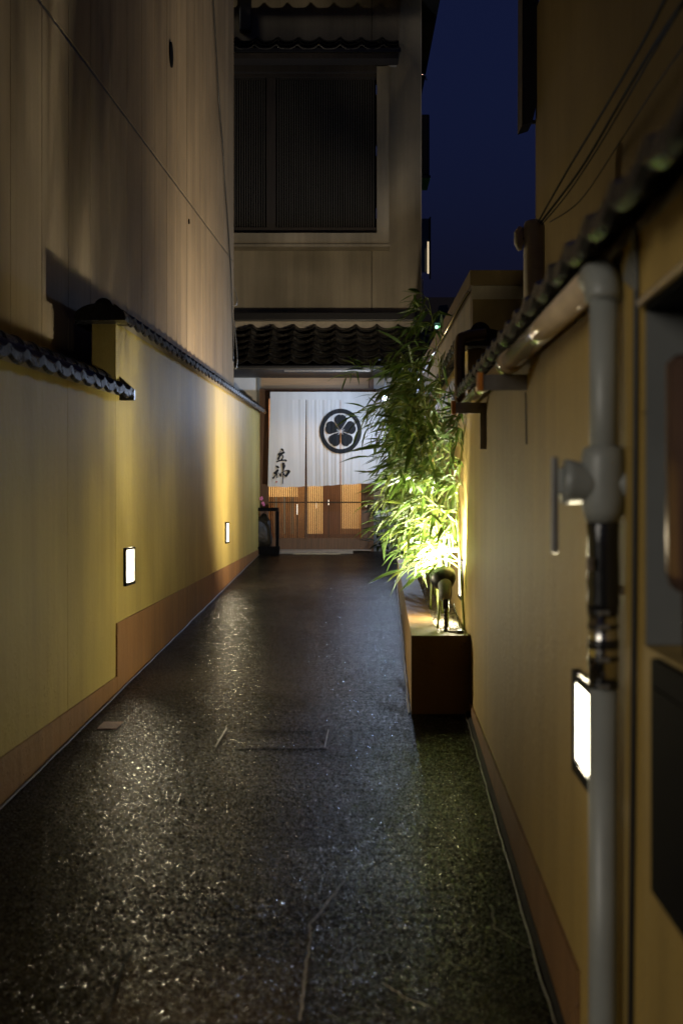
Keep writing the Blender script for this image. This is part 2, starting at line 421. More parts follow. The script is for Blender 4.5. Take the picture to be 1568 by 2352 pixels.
def wallseg(plane, side, ya, yb, z0a, z0b, z1a, z1b, off=0., th=.12):
    bm = NB(); X = lambda y, d: plane(y)-side*d
    hexa(bm, [(X(ya, -off), ya, z0a), (X(yb, -off), yb, z0b), (X(yb, th), yb, z0b), (X(ya, th), ya, z0a),
              (X(ya, -off), ya, z1a), (X(yb, -off), yb, z1b), (X(yb, th), yb, z1b), (X(ya, th), ya, z1a)])
    bmesh.ops.recalc_face_normals(bm, faces=bm.faces); return bm

def gable_end(rt, plane, side, y, z, far=False):
    """closing tile at the end of a coping: dark frame round a plaster triangle"""
    bm = NB(); X = lambda d: plane(y)-side*d; s = 1 if far else -1
    pts = [(X(-.075), y, z-.02), (X(-.075), y, z+.035), (X(.02), y, z+.12), (X(.06), y, z+.14), (X(.10), y, z+.12), (X(.195), y, z+.03), (X(.195), y, z-.02)]
    poly_prism(bm, pts, (0, s*.05, 0)); obj('end_tile', bm, M['tile'], rt)
    bm = NB(); pts = [(X(-.045), y+s*.05, z-.003), (X(-.045), y+s*.05, z+.022), (X(.03), y+s*.05, z+.09), (X(.09), y+s*.05, z+.09), (X(.16), y+s*.05, z+.02), (X(.16), y+s*.05, z-.003)]
    poly_prism(bm, pts, (0, s*.006, 0)); obj('end_plaster', bm, M['rplaster'], rt)

# left, low near fence
ST = 7.70
rt = root('garden_fence', (lx(5), 2.0, gz(2)), 'low yellow plastered wall on the left nearest the camera, black tile coping', 'wall')
def zt(y): return 1.665+(1.745-1.665)*(y-5.15)/(7.85-5.15)
joint = 6.39
for a, b in ((2.0, joint), (joint+.006, ST-.004)):
    obj('wall_panel', wallseg(lx, 1, a, b, .32, .32, zt(a), zt(b)), M['plaster'], rt)
obj('plinth', wallseg(lx, 1, 2.0, ST-.004, -.05, -.05, .32, .32, .008), M['plinth'], rt)
obj('wall_core', wallseg(lambda y: lx(y)-.012, 1, 2.0, ST-.01, .0, .0, zt(2)-.01, zt(ST)-.01, 0, .10), M['black'], rt)
coping(rt, lx, 1, 2.0, ST+.12, zt(2), zt(ST+.12), .12)
gable_end(rt, lx, 1, ST+.12, zt(ST+.12), True)

# left, taller far fence
FE = 19.94
rt = root('garden_fence', (lx(10), ST, gz(ST)), 'taller yellow plastered wall on the left leading to the entrance, two lit lamps in it', 'wall')
def zt2(y): return 2.105+(2.45-2.105)*(y-7.7)/(FE-7.7)
obj('wall_panel', wallseg(lx, 1, ST+.002, FE, .588, .672, zt2(ST), zt2(FE)), M['plaster'], rt)
obj('plinth', wallseg(lx, 1, ST+.002, FE, .1, .5, .588, .672, .008), M['plinth'], rt)
coping(rt, lx, 1, ST-.02, FE+.25, zt2(ST), zt2(FE+.25), .12)
# big half-round end tile on the pillar end
bm = NB(); n = 14; z0 = zt2(ST)
cxx = lx(ST)-.055
poly_prism(bm, [(cxx+.125*math.cos(math.pi*j/n), ST-.16, z0+.016+.062*math.sin(math.pi*j/n)) for j in range(n+1)]+[(cxx-.125, ST-.16, z0-.006), (cxx+.125, ST-.16, z0-.006)], (0, .25, 0))
bmesh.ops.recalc_face_normals(bm, faces=bm.faces)
obj('end_tile', bm, M['tile'], rt)

# right, low near fence
RS = 7.35
rt = root('garden_fence', (rx(3), 0.6, 0), 'ochre plastered wall close on the right carrying the drain pipe and lit lamp', 'wall')
def zr(y): return 1.545+(1.66-1.545)*(y-1.87)/(6.0-1.87)
HY0, HY1 = 1.15, 2.045       # recess beside the camera
for a, b in ((2.18, RS-.003),):
    obj('wall_panel', wallseg(rx, -1, a, b, .277, .277, zr(a), zr(b)), M['plaster_r'], rt)
obj('wall_panel', wallseg(rx, -1, .6, 2.176, -.05, -.05, .96, .96), M['plaster_r'], rt)
obj('wall_panel', wallseg(rx, -1, .6, 2.176, 1.447, 1.447, zr(.6), zr(2.176)), M['plaster_r'], rt)
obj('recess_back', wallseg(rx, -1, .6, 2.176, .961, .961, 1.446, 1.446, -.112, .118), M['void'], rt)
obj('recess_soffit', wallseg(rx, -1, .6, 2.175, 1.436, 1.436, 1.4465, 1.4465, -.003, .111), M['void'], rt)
obj('recess_jamb', wallseg(rx, -1, 2.166, 2.1755, .961, .961, 1.4355, 1.4355, -.004, .111), M['greyb'], rt)
obj('plinth', wallseg(rx, -1, 2.90, RS-.003, -.05, -.05, .277, .277, .008), M['plinth'], rt)
obj('wall_base', wallseg(rx, -1, 2.18, 2.897, -.05, -.05, .277, .277, .001), M['plaster_r'], rt)
coping(rt, rx, -1, .6, RS, zr(.6), zr(RS), .12)

rt = root('garden_fence', (rx(10), RS, gz(RS)), 'taller ochre plastered wall on the right behind the bamboo', 'wall')
def zr2(y): return 1.94+(2.35-1.94)*(y-RS)/(20-RS)
obj('wall_panel', wallseg(rx, -1, RS, 19.9, .1, .4, zr2(RS), zr2(19.9)), M['plaster_r'], rt)
coping(rt, rx, -1, RS-.02, 19.9, zr2(RS), zr2(19.9), .12)
bm = NB(); z0 = zr2(RS)
cxx = rx(RS)+.055
poly_prism(bm, [(cxx+.125*math.cos(math.pi*j/n), RS-.16, z0+.016+.062*math.sin(math.pi*j/n)) for j in range(n+1)]+[(cxx-.125, RS-.16, z0-.006), (cxx+.125, RS-.16, z0-.006)], (0, .25, 0))
bmesh.ops.recalc_face_normals(bm, faces=bm.faces)
obj('end_tile', bm, M['tile'], rt)

# ------------------------------------------------------------------ wall lamps
def wall_lamp(plane, side, yc, zc, label, power=30, h=.100, m=.016):
    rt = root('wall_lamp', (plane(yc), yc, zc-.1), label, 'wall lamp', 'rectangular lamps set in the alley walls')
    w, d = .17, .016
    X = lambda y, k: plane(y)+side*k
    def slab(ya, yb, za, zb, d0, d1):
        bm = NB(); hexa(bm, [(X(ya, d0), ya, za), (X(yb, d0), yb, za), (X(yb, d1), yb, za), (X(ya, d1), ya, za), (X(ya, d0), ya, zb), (X(yb, d0), yb, zb), (X(yb, d1), yb, zb), (X(ya, d1), ya, zb)])
        bmesh.ops.recalc_face_normals(bm, faces=bm.faces); return bm
    obj('back_box', slab(yc-w, yc+w, zc-h, zc+h, -.02, .006), M['black'], rt)
    for (a, b, c_, e) in ((yc-w, yc-w+m, zc-h, zc+h), (yc+w-m, yc+w, zc-h, zc+h), (yc-w+m, yc+w-m, zc-h, zc-h+m), (yc-w+m, yc+w-m, zc+h-m*.8, zc+h)):
        obj('frame_bar', slab(a, b, c_, e, .0062, d), M['void'], rt)
    obj('diffuser', slab(yc-w+m+.0005, yc+w-m-.0005, zc-h+m+.0005, zc+h-m*.8-.0005, .0063, d-.005), LAMP, rt)
    ld = bpy.data.lights.new('lamp_light', 'AREA'); ld.shape = 'RECTANGLE'; ld.size = 2*(w-m)-.004; ld.size_y = 2*(h-m)-.004; ld.energy = power; ld.color = (1, .88, .58)
    lo = bpy.data.objects.new('lamp_light', ld); COL.objects.link(lo); lo.parent = rt
    lo.location = Vector((X(yc, d-.004), yc, zc))-rt.location
    lo.rotation_euler = Vector((side, 0, 0)).to_track_quat('-Z', 'Z').to_euler()
    return rt
wall_lamp(lx, 1, 8.12, .862, 'lit rectangular lamp on the left wall just past the step in its coping')
l2 = wall_lamp(lx, 1, 14.55, .952, 'lit rectangular lamp on the left wall, near the entrance, smallest of all')
wall_lamp(rx, -1, 2.74, .755, 'lit rectangular lamp on the right wall, partly behind the grey drain pipe', 28, .096, .024)
wall_lamp(rx, -1, 7.95, .80, 'lit rectangular lamp seen edge-on on the right wall beside the bamboo')

# ------------------------------------------------------------------ tall building on the left
TE = 17.87; PW = .652
rt = root('tall_building', (tx(10)-1, 10, gz(10)), 'tall windowless building clad in pale vertical panels behind the left wall', 'building')
def seam(y): return 3.626+(4.02-3.626)*(y-7.375)/(16.44-7.375)
bm = wallseg(lambda y: tx(y)-.006, 1, 1.8, TE-.03, -.1, -.1, 9.2, 9.2, 0, 4.0); obj('building_core', bm, M['black'], rt)
k = 0; y = TE
while y > 2.2:
    a = y-PW; g = .012
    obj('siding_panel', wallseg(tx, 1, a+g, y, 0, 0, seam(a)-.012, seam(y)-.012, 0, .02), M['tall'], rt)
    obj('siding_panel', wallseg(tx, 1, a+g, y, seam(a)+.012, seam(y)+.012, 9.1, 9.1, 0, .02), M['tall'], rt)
    y = a
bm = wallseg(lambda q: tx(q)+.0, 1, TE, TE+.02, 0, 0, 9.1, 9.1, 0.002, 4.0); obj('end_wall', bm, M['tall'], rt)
def disc_on_tall(name, Yc, zc, r, mat):
    bm = NB(); ring = [];
    for k in range(20):
        a = 2*math.pi*k/20; yy = Yc+r*math.cos(a); ring.append((tx(yy)+.001, yy, zc+r*math.sin(a)))
    poly_prism(bm, ring, (.01, 0, 0)); obj(name, bm, mat, rt)
disc_on_tall('vent_hole', 12.24, 4.82, .10, M['void']); disc_on_tall('pipe_hole', 13.44, 3.71, .022, M['void'])

# cable down the tall wall
def on_tall(x, y, off=.02):
    Y = 5605/(850-x); return Vector((tx(Y)+off, Y, HC+(1176-y)/F*Y))
bm = NB(); pts = [on_tall(484, -20), on_tall(492, 110), on_tall(499, 230), on_tall(507, 330), on_tall(514, 440), on_tall(521, 540), on_tall(527, 640), on_tall(530.5, 740), on_tall(532, 830)]
tube(bm, smoothpath(pts, 5), .008, 6); tag(obj('cable', bm, M['black'], None, True), 'black cable running down the corner of the tall pale building', 'cable')
bm = NB(); Y = 18.6
pts = [at(534, 640, Y), at(536, 700, Y), at(545, 690, Y), at(536, 655, Y)]; tube(bm, smoothpath(pts, 6), .006, 6)
pts = [at(536, 730, Y), at(537, 790, Y), at(534, 830, Y), at(541, 848, Y), at(545, 825, Y), at(541, 770, Y), at(538, 735, Y)]; tube(bm, smoothpath(pts, 6), .007, 6)
tag(obj('cable', bm, M['galv'], None, True), 'loops of grey cable hanging at the corner between tall building and tiled eave', 'cable')

# ------------------------------------------------------------------ restaurant building at the end
FY = 20.35
GZ = gz(FY)
rt = root('restaurant_building', (0, FY, GZ), 'restaurant facade closing the alley, latticed upper window over a tiled eave', 'building')
REST = rt
def fp(x, y, Y=FY): return at(x, y, Y)
def fbox(x0, x1, y0, y1, Ya, Yb, bev=0):     # photograph units measured at depth Ya (front face)
    a = at(x0, y1, Ya); b = at(x1, y0, Ya); return bx(a.x, b.x, Ya, Yb, a.z, b.z, bev)
# upper walls: butt pieces with a joint
obj('upper_wall', fbox(400, 852.5, -20, 738, FY, FY+.3), M['facade'], rt)
obj('upper_wall', fbox(854, 967, -20, 738, FY, FY+.3), M['facade'], rt)
a = at(400, 0, FY); b = at(967, 0, FY)
obj('side_wall', bx(b.x-.3, b.x-.001, FY+.302, FY+8, 0, 8.0), M['facade'], rt)
obj('rear_mass', bx(a.x, b.x-.31, FY+3.6, FY+8, 0, 8.0), M['black'], rt)
obj('roof_fascia', bx(a.x-.2, b.x+.25, FY-.35, FY+8.2, 7.985, 8.2), M['darkwood'], rt)
obj('downpipe', fbox(549, 577, -20, 70, FY-.12, FY-.003, .02), M['black'], rt)
obj('corner_bead', fbox(965.5, 967.5, -10, 735, FY-.004, FY-.001), M['rplaster'], rt)
# lower walls either side of the door
obj('lower_wall', fbox(400, 600, 738, 1275, FY, FY+.2), M['facade'], rt)
obj('lower_wall', fbox(850, 967, 738, 1275, FY, FY+.2), M['white_plaster'], rt)
obj('wainscot', fbox(853, 967, 1188, 1275, FY-.02, FY-.002), M['greyb'], rt)
obj('transom_wall', fbox(600.2, 849.8, 738, 896, FY, FY+.15), M['cedar'], rt)
obj('door_post', fbox(596, 617, 896, 1268, FY-.06, FY+.1), M['wood'], rt)
obj('door_post', fbox(847, 858, 850, 1268, FY-.06, FY+.1), M['wood'], rt)
obj('lintel', fbox(590, 862, 893, 903, FY-.07, FY+.1), M['wood'], rt)
obj('head_beam', fbox(540, 905, 848, 856, FY-.1, FY-.005), M['slat'], rt)
fr = obj('transom_panel', fbox(515, 590, 868, 955, FY-.06, FY-.02), M['white_plaster'], rt, label='pale blue white panel in a grey frame at the left end')
obj('panel_frame', fbox(590.2, 596, 862, 955, FY-.075, FY-.02), M['greyb'], fr)
obj('panel_frame', fbox(515, 590, 861.5, 867.8, FY-.075, FY-.02), M['greyb'], fr)

# door: slats, rails, stiles, sill
DY = FY+.02
door = obj('sliding_door', fbox(829, 847, 903, 1262, DY, DY+.04), M['wood'], rt)
obj('bottom_rail', fbox(617.5, 828.8, 1236, 1262, DY, DY+.04), M['wood'], door)
obj('top_rail', fbox(617.5, 828.8, 903, 915, DY, DY+.04), M['wood'], door)
obj('middle_stile', fbox(700.5, 706, 915.2, 1235.8, DY-.03, DY+.03), M['slat'], door)
obj('cross_rail', fbox(617.5, 828.8, 1152.3, 1155.3, DY-.012, DY-.001), M['darkwood'], door)
obj('pull_handle', fbox(839, 843, 1162, 1167, DY-.012, DY-.001, .003), M['chrome'], door)
s0 = at(0, 915.2, DY).z; s1 = at(0, 1235.8, DY).z
bm = bx(-.0068, .0068, 0, .016, s1, s0); me = bpy.data.meshes.new('slat'); bm.to_mesh(me); bm.free(); me.materials.append(M['slat'])
for k in range(43):
    x = 622.2+k*4.79
    if 700 < x < 706.5: continue
    inst('slat', me, door, (at(x, 0, DY).x, DY, 0))
obj('door_sill', fbox(640, 852, 1262.6, 1264.8, FY-.14, FY+.08), M['slab'], rt)
obj('entrance_slab', bx(at(628, 0, 20).x, at(810, 0, 20).x, 19.80, 20.2, GZ-.02, GZ+.012), M['slab'], rt)
# drain grating in front of the sill
bm = NB()
for k in range(26):
    x = 675+k*4.2; p = at(x, 0, 19.72); box(bm, p.x-.006, p.x+.006, 19.62, 19.74, gz(19.6)-.0, gz(19.7)+.012)
obj('sill_grating', bm, M['galv'], rt)
# interior room
obj('room_back', fbox(560, 905, 880, 1300, FY+1.5, FY+1.55), M['cedar'], rt)
obj('room_side', bx(at(592, 0, FY).x-.05, at(592, 0, FY).x, FY+.21, FY+1.49, GZ-.1, 3.1), M['cedar'], rt)
obj('room_side', bx(at(862, 0, FY).x, at(862, 0, FY).x+.05, FY+.21, FY+1.49, GZ-.1, 3.1), M['cedar'], rt)
obj('room_ceiling', bx(at(592, 0, FY).x, at(862, 0, FY).x, FY+.16, FY+1.49, 2.98, 3.03), M['cedar'], rt)
obj('room_floor', bx(at(592, 0, FY).x, at(862, 0, FY).x, FY+.06, FY+1.49, GZ-.03, GZ+.03), M['cedar'], rt)
obj('shoji_panel', fbox(704, 741, 1000, 1226, FY+.7, FY+.73), M['shoji'], rt)
obj('shoji_panel', fbox(783, 826, 1000, 1214, FY+.7, FY+.73), M['shoji'], rt)
obj('shoji_panel', fbox(618, 684, 1000, 1141, FY+.9, FY+.93), M['shoji'], rt)
obj('inner_board', fbox(742, 782, 1000, 1236, FY+.68, FY+.72), M['wood'], rt)
obj('inner_board', fbox(700, 826, 1227, 1250, FY+.66, FY+.69), M['slat'], rt)
for x in (630, 650, 668):
    obj('inner_post', fbox(x, x+5, 1141.5, 1226, FY+.88, FY+.91), M['greyb'], rt)
# room lamp (its glow reaches the lattice)
lamp = root('room_lamp', (at(730, 0, FY).x, FY+.33, 2.6), 'warm lamp glowing behind the door lattice', 'lamp')
obj('lamp_shade', bx(lamp.location.x-.5, lamp.location.x+.5, FY+.20, FY+.40, 2.90, 2.95), emis('warm_lamp', (1, .68, .36), 5), lamp)
ld = bpy.data.lights.new('room_light', 'AREA'); ld.shape = 'RECTANGLE'; ld.size = 1.0; ld.size_y = .18; ld.energy = 85; ld.color = (1, .68, .36)
lo = bpy.data.objects.new('room_light', ld); COL.objects.link(lo); lo.parent = lamp; lo.location = Vector((lamp.location.x, FY+.30, 2.89))-lamp.location
for (x, y0, y1) in ((683, 1158, 1182), (727, 1153, 1168), (755, 1148, 1160)):
    r_ = root('candle_lamp', at(x, y1, FY+.3), 'slim white glowing lamp standing inside the door lattice, '+{683: 'leftmost', 727: 'middle', 755: 'rightmost'}[x]+' of three', 'lamp')
    obj('glass', fbox(x-1.3, x+1.3, y0, y1, FY+.28, FY+.3), LAMP_S, r_)
    obj('holder', fbox(x-1.0, x+1.0, y1+.2, 1262, FY+.282, FY+.298), M['black'], r_)

# upper lattice window
win = obj('lattice_window', fbox(535, 893, 535, 560, FY-.32, FY-.002), M['facade'], rt)
obj('window_frame', fbox(865, 893, 152, 534.8, FY-.32, FY-.002), M['facade'], win)
obj('window_frame', fbox(535, 864.8, 148, 165, FY-.32, FY-.2), M['darkwood'], win)
obj('window_sill', fbox(535, 895, 560.2, 566, FY-.34, FY-.004), M['facade'], win)
obj('window_back', fbox(535, 864.8, 165.2, 534.8, FY-.10, FY-.003), M['void'], win)
obj('sash_post', fbox(612, 633, 178, 534.5, FY-.24, FY-.11), M['darkwood'], win)
obj('sash_rail', fbox(535, 864.5, 165.3, 177.5, FY-.24, FY-.11), M['darkwood'], win)
obj('sash_rail', fbox(535, 611.8, 522, 534.5, FY-.24, FY-.11), M['darkwood'], win)
obj('sash_rail', fbox(633.2, 864.5, 522, 534.5, FY-.24, FY-.11), M['darkwood'], win)
t = Mat('weathered_slat', (.030, .027, .023), .6); t.vary(4, .3, (9, 9, .3)); M['wslat'] = t.m
zA = at(0, 177.8, FY-.22).z; zB = at(0, 521.8, FY-.22).z
bm = bx(-.0085, .0085, 0, .03, zB, zA); me = bpy.data.meshes.new('lattice_slat'); bm.to_mesh(me); bm.free(); me.materials.append(M['wslat'])
for k in range(13): inst('lattice_slat', me, win, (at(540+k*5.6, 0, FY-.22).x, FY-.22, 0))
for k in range(40): inst('lattice_slat', me, win, (at(638+k*5.62, 0, FY-.22).x, FY-.22, 0))
for (a_, b_) in ((195, 217), (335, 358), (478, 502)):
    obj('hinge', fbox(862.5, 865.5, a_, b_, FY-.335, FY-.321), M['chrome'], win)

# roof tiles
def roof_tile_mesh(w=.2764, L=.27):
    bm = NB(); N = 12; th = .016
    def wv(u): return .040*math.exp(-((u-.22)/.13)**2)-.014*math.sin(math.pi*max(0, (u-.4)/.6))
    rows = []
    for (yy, zz) in ((0, 0.022), (.02, .024), (L*.55, .010), (L, -.004)):     # lower edge first (y towards the ridge)
        rows.append(([bm.verts.new((i/N*(w-.003), yy, zz+wv(i/N))) for i in range(N+1)], [bm.verts.new((i/N*(w-.003), yy, zz+wv(i/N)-th)) for i in range(N+1)]))
    for j in range(len(rows)-1):
        for i in range(N):
            bm.faces.new((rows[j][0][i], rows[j][0][i+1], rows[j+1][0][i+1], rows[j+1][0][i]))
            bm.faces.new((rows[j][1][i+1], rows[j][1][i], rows[j+1][1][i], rows[j+1][1][i+1]))
        for i in (0, N): bm.faces.new((rows[j][0][i], rows[j][1][i], rows[j+1][1][i], rows[j+1][0][i]))
    for rr in (rows[0], rows[-1]):
        for i in range(N): bm.faces.new((rr[0][i], rr[1][i], rr[1][i+1], rr[0][i+1]))
    bmesh.ops.recalc_face_normals(bm, faces=bm.faces)
    me = bpy.data.meshes.new('roof_tile'); bm.to_mesh(me); bm.free(); me.materials.append(M['tile']); return me
RM = roof_tile_mesh()
al = R(27); ex = .232
e0 = at(0, 836, 19.1)
x0 = at(505, 0, 19.1).x
eave = root('x', (0, 0, 0), None, None) if False else None
roof = obj('eave_roof', bx(x0, at(962, 0, 19.1).x, 19.16, FY-.002, e0.z-.065, e0.z-.02), M['darkwood'], rt)
for r_ in range(6):
    for c_ in range(10):
        yy = 19.1+r_*ex*math.cos(al); zz = e0.z+r_*ex*math.sin(al)
        inst('roof_tile', RM, roof, (x0+c_*.2764+random.uniform(-.002, .002), yy, zz), (al+random.uniform(-.01, .01), 0, random.uniform(-.006, .006)))
# sloping boards below the tiles, ridge courses above them
bm = NB(); xa, xb = x0, at(960, 0, 19.1).x; n6 = 6*ex
hexa(bm, [(xa, 19.14, e0.z-.02), (xb, 19.14, e0.z-.02), (xb, 19.14+n6*math.cos(al)-.12, e0.z+n6*math.sin(al)-.09), (xa, 19.14+n6*math.cos(al)-.12, e0.z+n6*math.sin(al)-.09),
          (xa, 19.14, e0.z-.004), (xb, 19.14, e0.z-.004), (xb, 19.14+n6*math.cos(al)-.12, e0.z+n6*math.sin(al)-.07), (xa, 19.14+n6*math.cos(al)-.12, e0.z+n6*math.sin(al)-.07)])
obj('roof_board', bm, M['darkwood'], roof)
tz = e0.z+n6*math.sin(al)
obj('ridge_plaster', bx(xa, xb, 20.25, FY-.003, tz-.05, tz+.045), M['rplaster'], roof)
obj('ridge_flashing', bx(xa, xb+.03, 20.16, FY-.0035, tz+.046, tz+.155, .01), M['black'], roof)
gut = obj('gutter', bx(xa, xb, 19.03, 19.12, e0.z-.075, e0.z-.022, .015), M['black'], roof)
bm = NB()
for k in range(60):
    p = at(655+k*3.3, 850, 19.16); box(bm, p.x-.005, p.x+.005, 19.125, 19.135, e0.z-.092, e0.z-.078)
obj('soffit_vent', bm, M['rplaster'], roof)

# little tiled hood over the window
hz = at(0, 118, 19.75)
hood = obj('window_hood', bx(at(535, 0, 19.7).x, at(914, 0, 19.8).x, 19.72, FY-.33, hz.z-.10, hz.z-.03), M['darkwood'], rt)
hx0 = at(918, 0, 19.7).x-8*.2764
for c_ in range(8):
    for r_ in range(3):
        inst('roof_tile', RM, hood, (hx0+c_*.2764, 19.66+r_*ex*math.cos(al), hz.z+r_*ex*math.sin(al)), (al, 0, 0))
obj('hood_board', bx(hx0, hx0+8*.2764+.01, 19.66, 19.69, hz.z-.03, hz.z+.02), M['black'], hood)
obj('hood_plaster', bx(hx0+.03, hx0+8*.2764-.02, 19.74, FY-.002, hz.z-.028, hz.z+.012), M['rplaster'], hood)
hexb = NB(); 
hexa(hexb, [(hx0, 19.70, hz.z-.0), (hx0+8*.2764, 19.70, hz.z-.0), (hx0+8*.2764, FY-.004, hz.z+.0), (hx0, FY-.004, hz.z), (hx0, 19.70, hz.z+.006), (hx0+8*.2764, 19.70, hz.z+.006), (hx0+8*.2764, FY-.004, hz.z+.30), (hx0, FY-.004, hz.z+.30)])
obj('hood_core', hexb, M['darkwood'], hood)

# things on the far side wall of the restaurant
bl = root('balcony_box', at(976, 335, 21.5), 'dark box hanging off the right flank of the restaurant, upper one', 'box')
obj('casing', fbox(967.8, 986, 262, 402, 21.5, 22.3, .02), M['black'], bl); obj('shelf', fbox(967, 988, 402.3, 408, 21.45, 22.3), M['black'], bl)
bl = root('balcony_rail', at(976, 560, 21.5), 'glazed balcony end with a light strip on the right flank of the restaurant', 'balcony')
t = Mat('glass', (.02, .05, .09), .05); M['glass'] = t.m
obj('glass_panel', fbox(967.8, 986, 502, 625, 22.0, 22.02), M['glass'], bl)
obj('rail', fbox(985.8, 989, 498, 640, 21.9, 21.96), M['black'], bl)
obj('light_strip', fbox(981, 984.4, 555, 628, 21.7, 21.72), emis('strip_glow', (1, .8, .5), .8), bl)
obj('post', fbox(968.5, 971.5, 640, 720, 21.9, 21.95), M['galv'], bl)
vp = root('vent_pipe', at(968, 185, 21), 'small curved white vent pipe on the right flank of the restaurant', 'pipe')
bm = NB(); tube(bm, smoothpath([at(964, 172, 21), at(970, 171, 21), at(976, 174, 21), at(978.5, 184, 21)], 5), .014, 8)
obj('elbow', bm, M['chrome'], vp, True)

# ------------------------------------------------------------------ noren curtain
NY = 19.98
nor = root('noren_curtain', at(742, 1116, NY), 'white split noren curtain with round black flower crest over the entrance', 'curtain')
def cw(x, z):                  # folds of the hanging cloth (metres, in front of NY)
    top = at(0, 900, NY).z; d = max(0, min(1, (top-z)/1.2))
    return -(.008*math.sin(x*58+.6*math.sin(z*3))+.005*math.sin(x*121+1.3+z))*(.3+.7*d)*(.45+.55*math.sin(x*5.1+.4+z))-.020*d*math.sin(x*6.0+.5)
panels = [((621, 615), (702.3, 700), 1117), ((703.2, 705), (781.2, 780.4), 1115), ((782, 783), (862, 863), 1112), ((863, 864), (935, 936), 1113)]
for i, ((xa, xab), (xb, xbb), yb) in enumerate(panels):
    bm = NB(); nx, nz = 60, 40; g = []
    for j in range(nz+1):
        t_ = j/nz; row = []
        for k in range(nx+1):
            s = k/nx; px = (xa*(1-t_)+xab*t_)*(1-s)+(xb*(1-t_)+xbb*t_)*s
            py = 902+(yb-902)*t_+(1.8*math.sin(s*3.1+i)+.5*math.sin(s*17+i))*t_**6
            p = at(px, py, NY); row.append(bm.verts.new((p.x, NY+cw(p.x, p.z)+i % 2*.006, p.z)))
        g.append(row)
    for j in range(nz):
        for k in range(nx): bm.faces.new((g[j][k], g[j+1][k], g[j+1][k+1], g[j][k+1]))
    obj('cloth_panel', bm, M['cloth'], nor, True)
bm = NB(); tube(bm, [at(612, 904, NY+.012), at(940, 904, NY+.012)], .012, 8); obj('rod', bm, M['wood'], nor, True)
obj('top_sleeve', fbox(620.5, 936, 900, 918, NY-.022, NY-.014), M['cloth'], nor)
def onnoren(x, y, lift=.012):
    p = at(x, y, NY); return Vector((p.x, NY+cw(p.x, p.z)-lift, p.z))
def print_poly(pix, name, mat, lift=.012, cuts=2):
    tris = tessellate_polygon([[Vector((x, y, 0)) for x, y in pix]]); bm = NB()
    v = [bm.verts.new((x, y, 0)) for x, y in pix]
    for t_ in tris:
        try: bm.faces.new([v[i] for i in t_])
        except ValueError: pass
    for _ in range(3):
        long = [e for e in bm.edges if e.calc_length() > 3.0]
        if long: bmesh.ops.subdivide_edges(bm, edges=long, cuts=1); bmesh.ops.triangulate(bm, faces=bm.faces)
    for q in bm.verts: q.co = onnoren(q.co.x, q.co.y, lift)
    bmesh.ops.recalc_face_normals(bm, faces=bm.faces)
    return obj(name, bm, mat, nor)
def ZK(p, ox=1060, oy=1750, s=11.76): return [((ox+x/s)*.57416, (oy+y/s)*.57416) for x, y in p]
strokes = [
 [(735,540),(790,515),(845,530),(880,590),(890,645),(820,650),(770,600)],
 [(655,745),(760,622),(778,635),(690,745)],
 [(595,770),(640,745),(720,725),(850,665),(890,640),(945,715),(930,745),(860,775),(800,830),(740,875),(680,885),(650,860),(610,830)],
 [(660,875),(745,868),(700,960),(670,1040),(655,1085),(605,1065),(580,1010),(600,950)],
 [(750,870),(830,835),(870,850),(887,900),(870,960),(830,1035),(780,1065),(700,1080),(740,1040),(800,980),(835,920),(830,880),(800,875)],
 [(515,1140),(600,1100),(660,1070),(820,1040),(980,1030),(1020,1060),(1040,1100),(1020,1140),(960,1130),(930,1105),(800,1105),(680,1125),(600,1160),(545,1180)],
 [(530,1300),(560,1330),(610,1330),(650,1360),(680,1410),(670,1450),(610,1465),(560,1440),(520,1390),(510,1340)],
 [(390,1665),(480,1600),(560,1520),(610,1485),(660,1540),(620,1620),(540,1700),(470,1745),(430,1720)],
 [(540,1680),(610,1650),(560,1760),(480,1850),(430,1920),(400,1975),(370,1950),(340,1890),(400,1850),(470,1790)],
 [(555,1690),(592,1690),(590,1840),(600,1890),(570,1920),(550,1890)],
 [(600,1665),(650,1655),(690,1690),(730,1720),(780,1650),(838,1605),(842,1645),(790,1690),(765,1760),(790,1830),(760,1860),(710,1830),(670,1780),(670,1710),(640,1685)],
 [(800,1195),(850,1180),(910,1190),(945,1260),(970,1350),(940,1430),(905,1500),(885,1600),(880,1700),(870,1850),(860,2000),(855,2170),(820,2200),(805,2165),(820,2000),(830,1850),(835,1700),(835,1600),(830,1450),(815,1330)],
 [(870,1610),(940,1555),(1030,1530),(1120,1525),(1180,1560),(1195,1620),(1150,1700),(1080,1790),(1020,1870),(960,1850),(900,1800),(860,1760),(862,1660),(925,1695),(915,1740),(960,1755),(1030,1680),(1050,1615),(1020,1585),(940,1590),(885,1625)],
]
for i, s in enumerate(strokes): print_poly(ZK(s), 'brush_stroke', M['ink'], .012+.0006*i)
print_poly(ZK([(512,2060),(580,2060),(582,2120),(512,2120)]), 'red_stamp', M['red'])
CX, CYY, RX, RY = 782, 990.3, 48.2, 51.5
bm = NB(); prev = None; NS = 120; first = None
for k in range(NS):
    a = 2*math.pi*k/NS; rr = [1.0, .93, .86, .80]
    ring = [bm.verts.new(onnoren(CX+RX*r_*math.cos(a), CYY-RY*r_*math.sin(a))) for r_ in rr]
    if prev:
        for j in range(3): bm.faces.new((prev[j], ring[j], ring[j+1], prev[j+1]))
    else: first = ring
    prev = ring
for j in range(3): bm.faces.new((prev[j], first[j], first[j+1], prev[j+1]))
obj('crest_ring', bm, M['ink'], nor)
half = [(.045,0),(.14,.088),(.42,.283),(.50,.306),(.58,.292),(.66,.24),(.72,.155),(.742,.07),(.715,0)]
petal = half+[(t_, -s) for t_, s in half[-2:0:-1]]
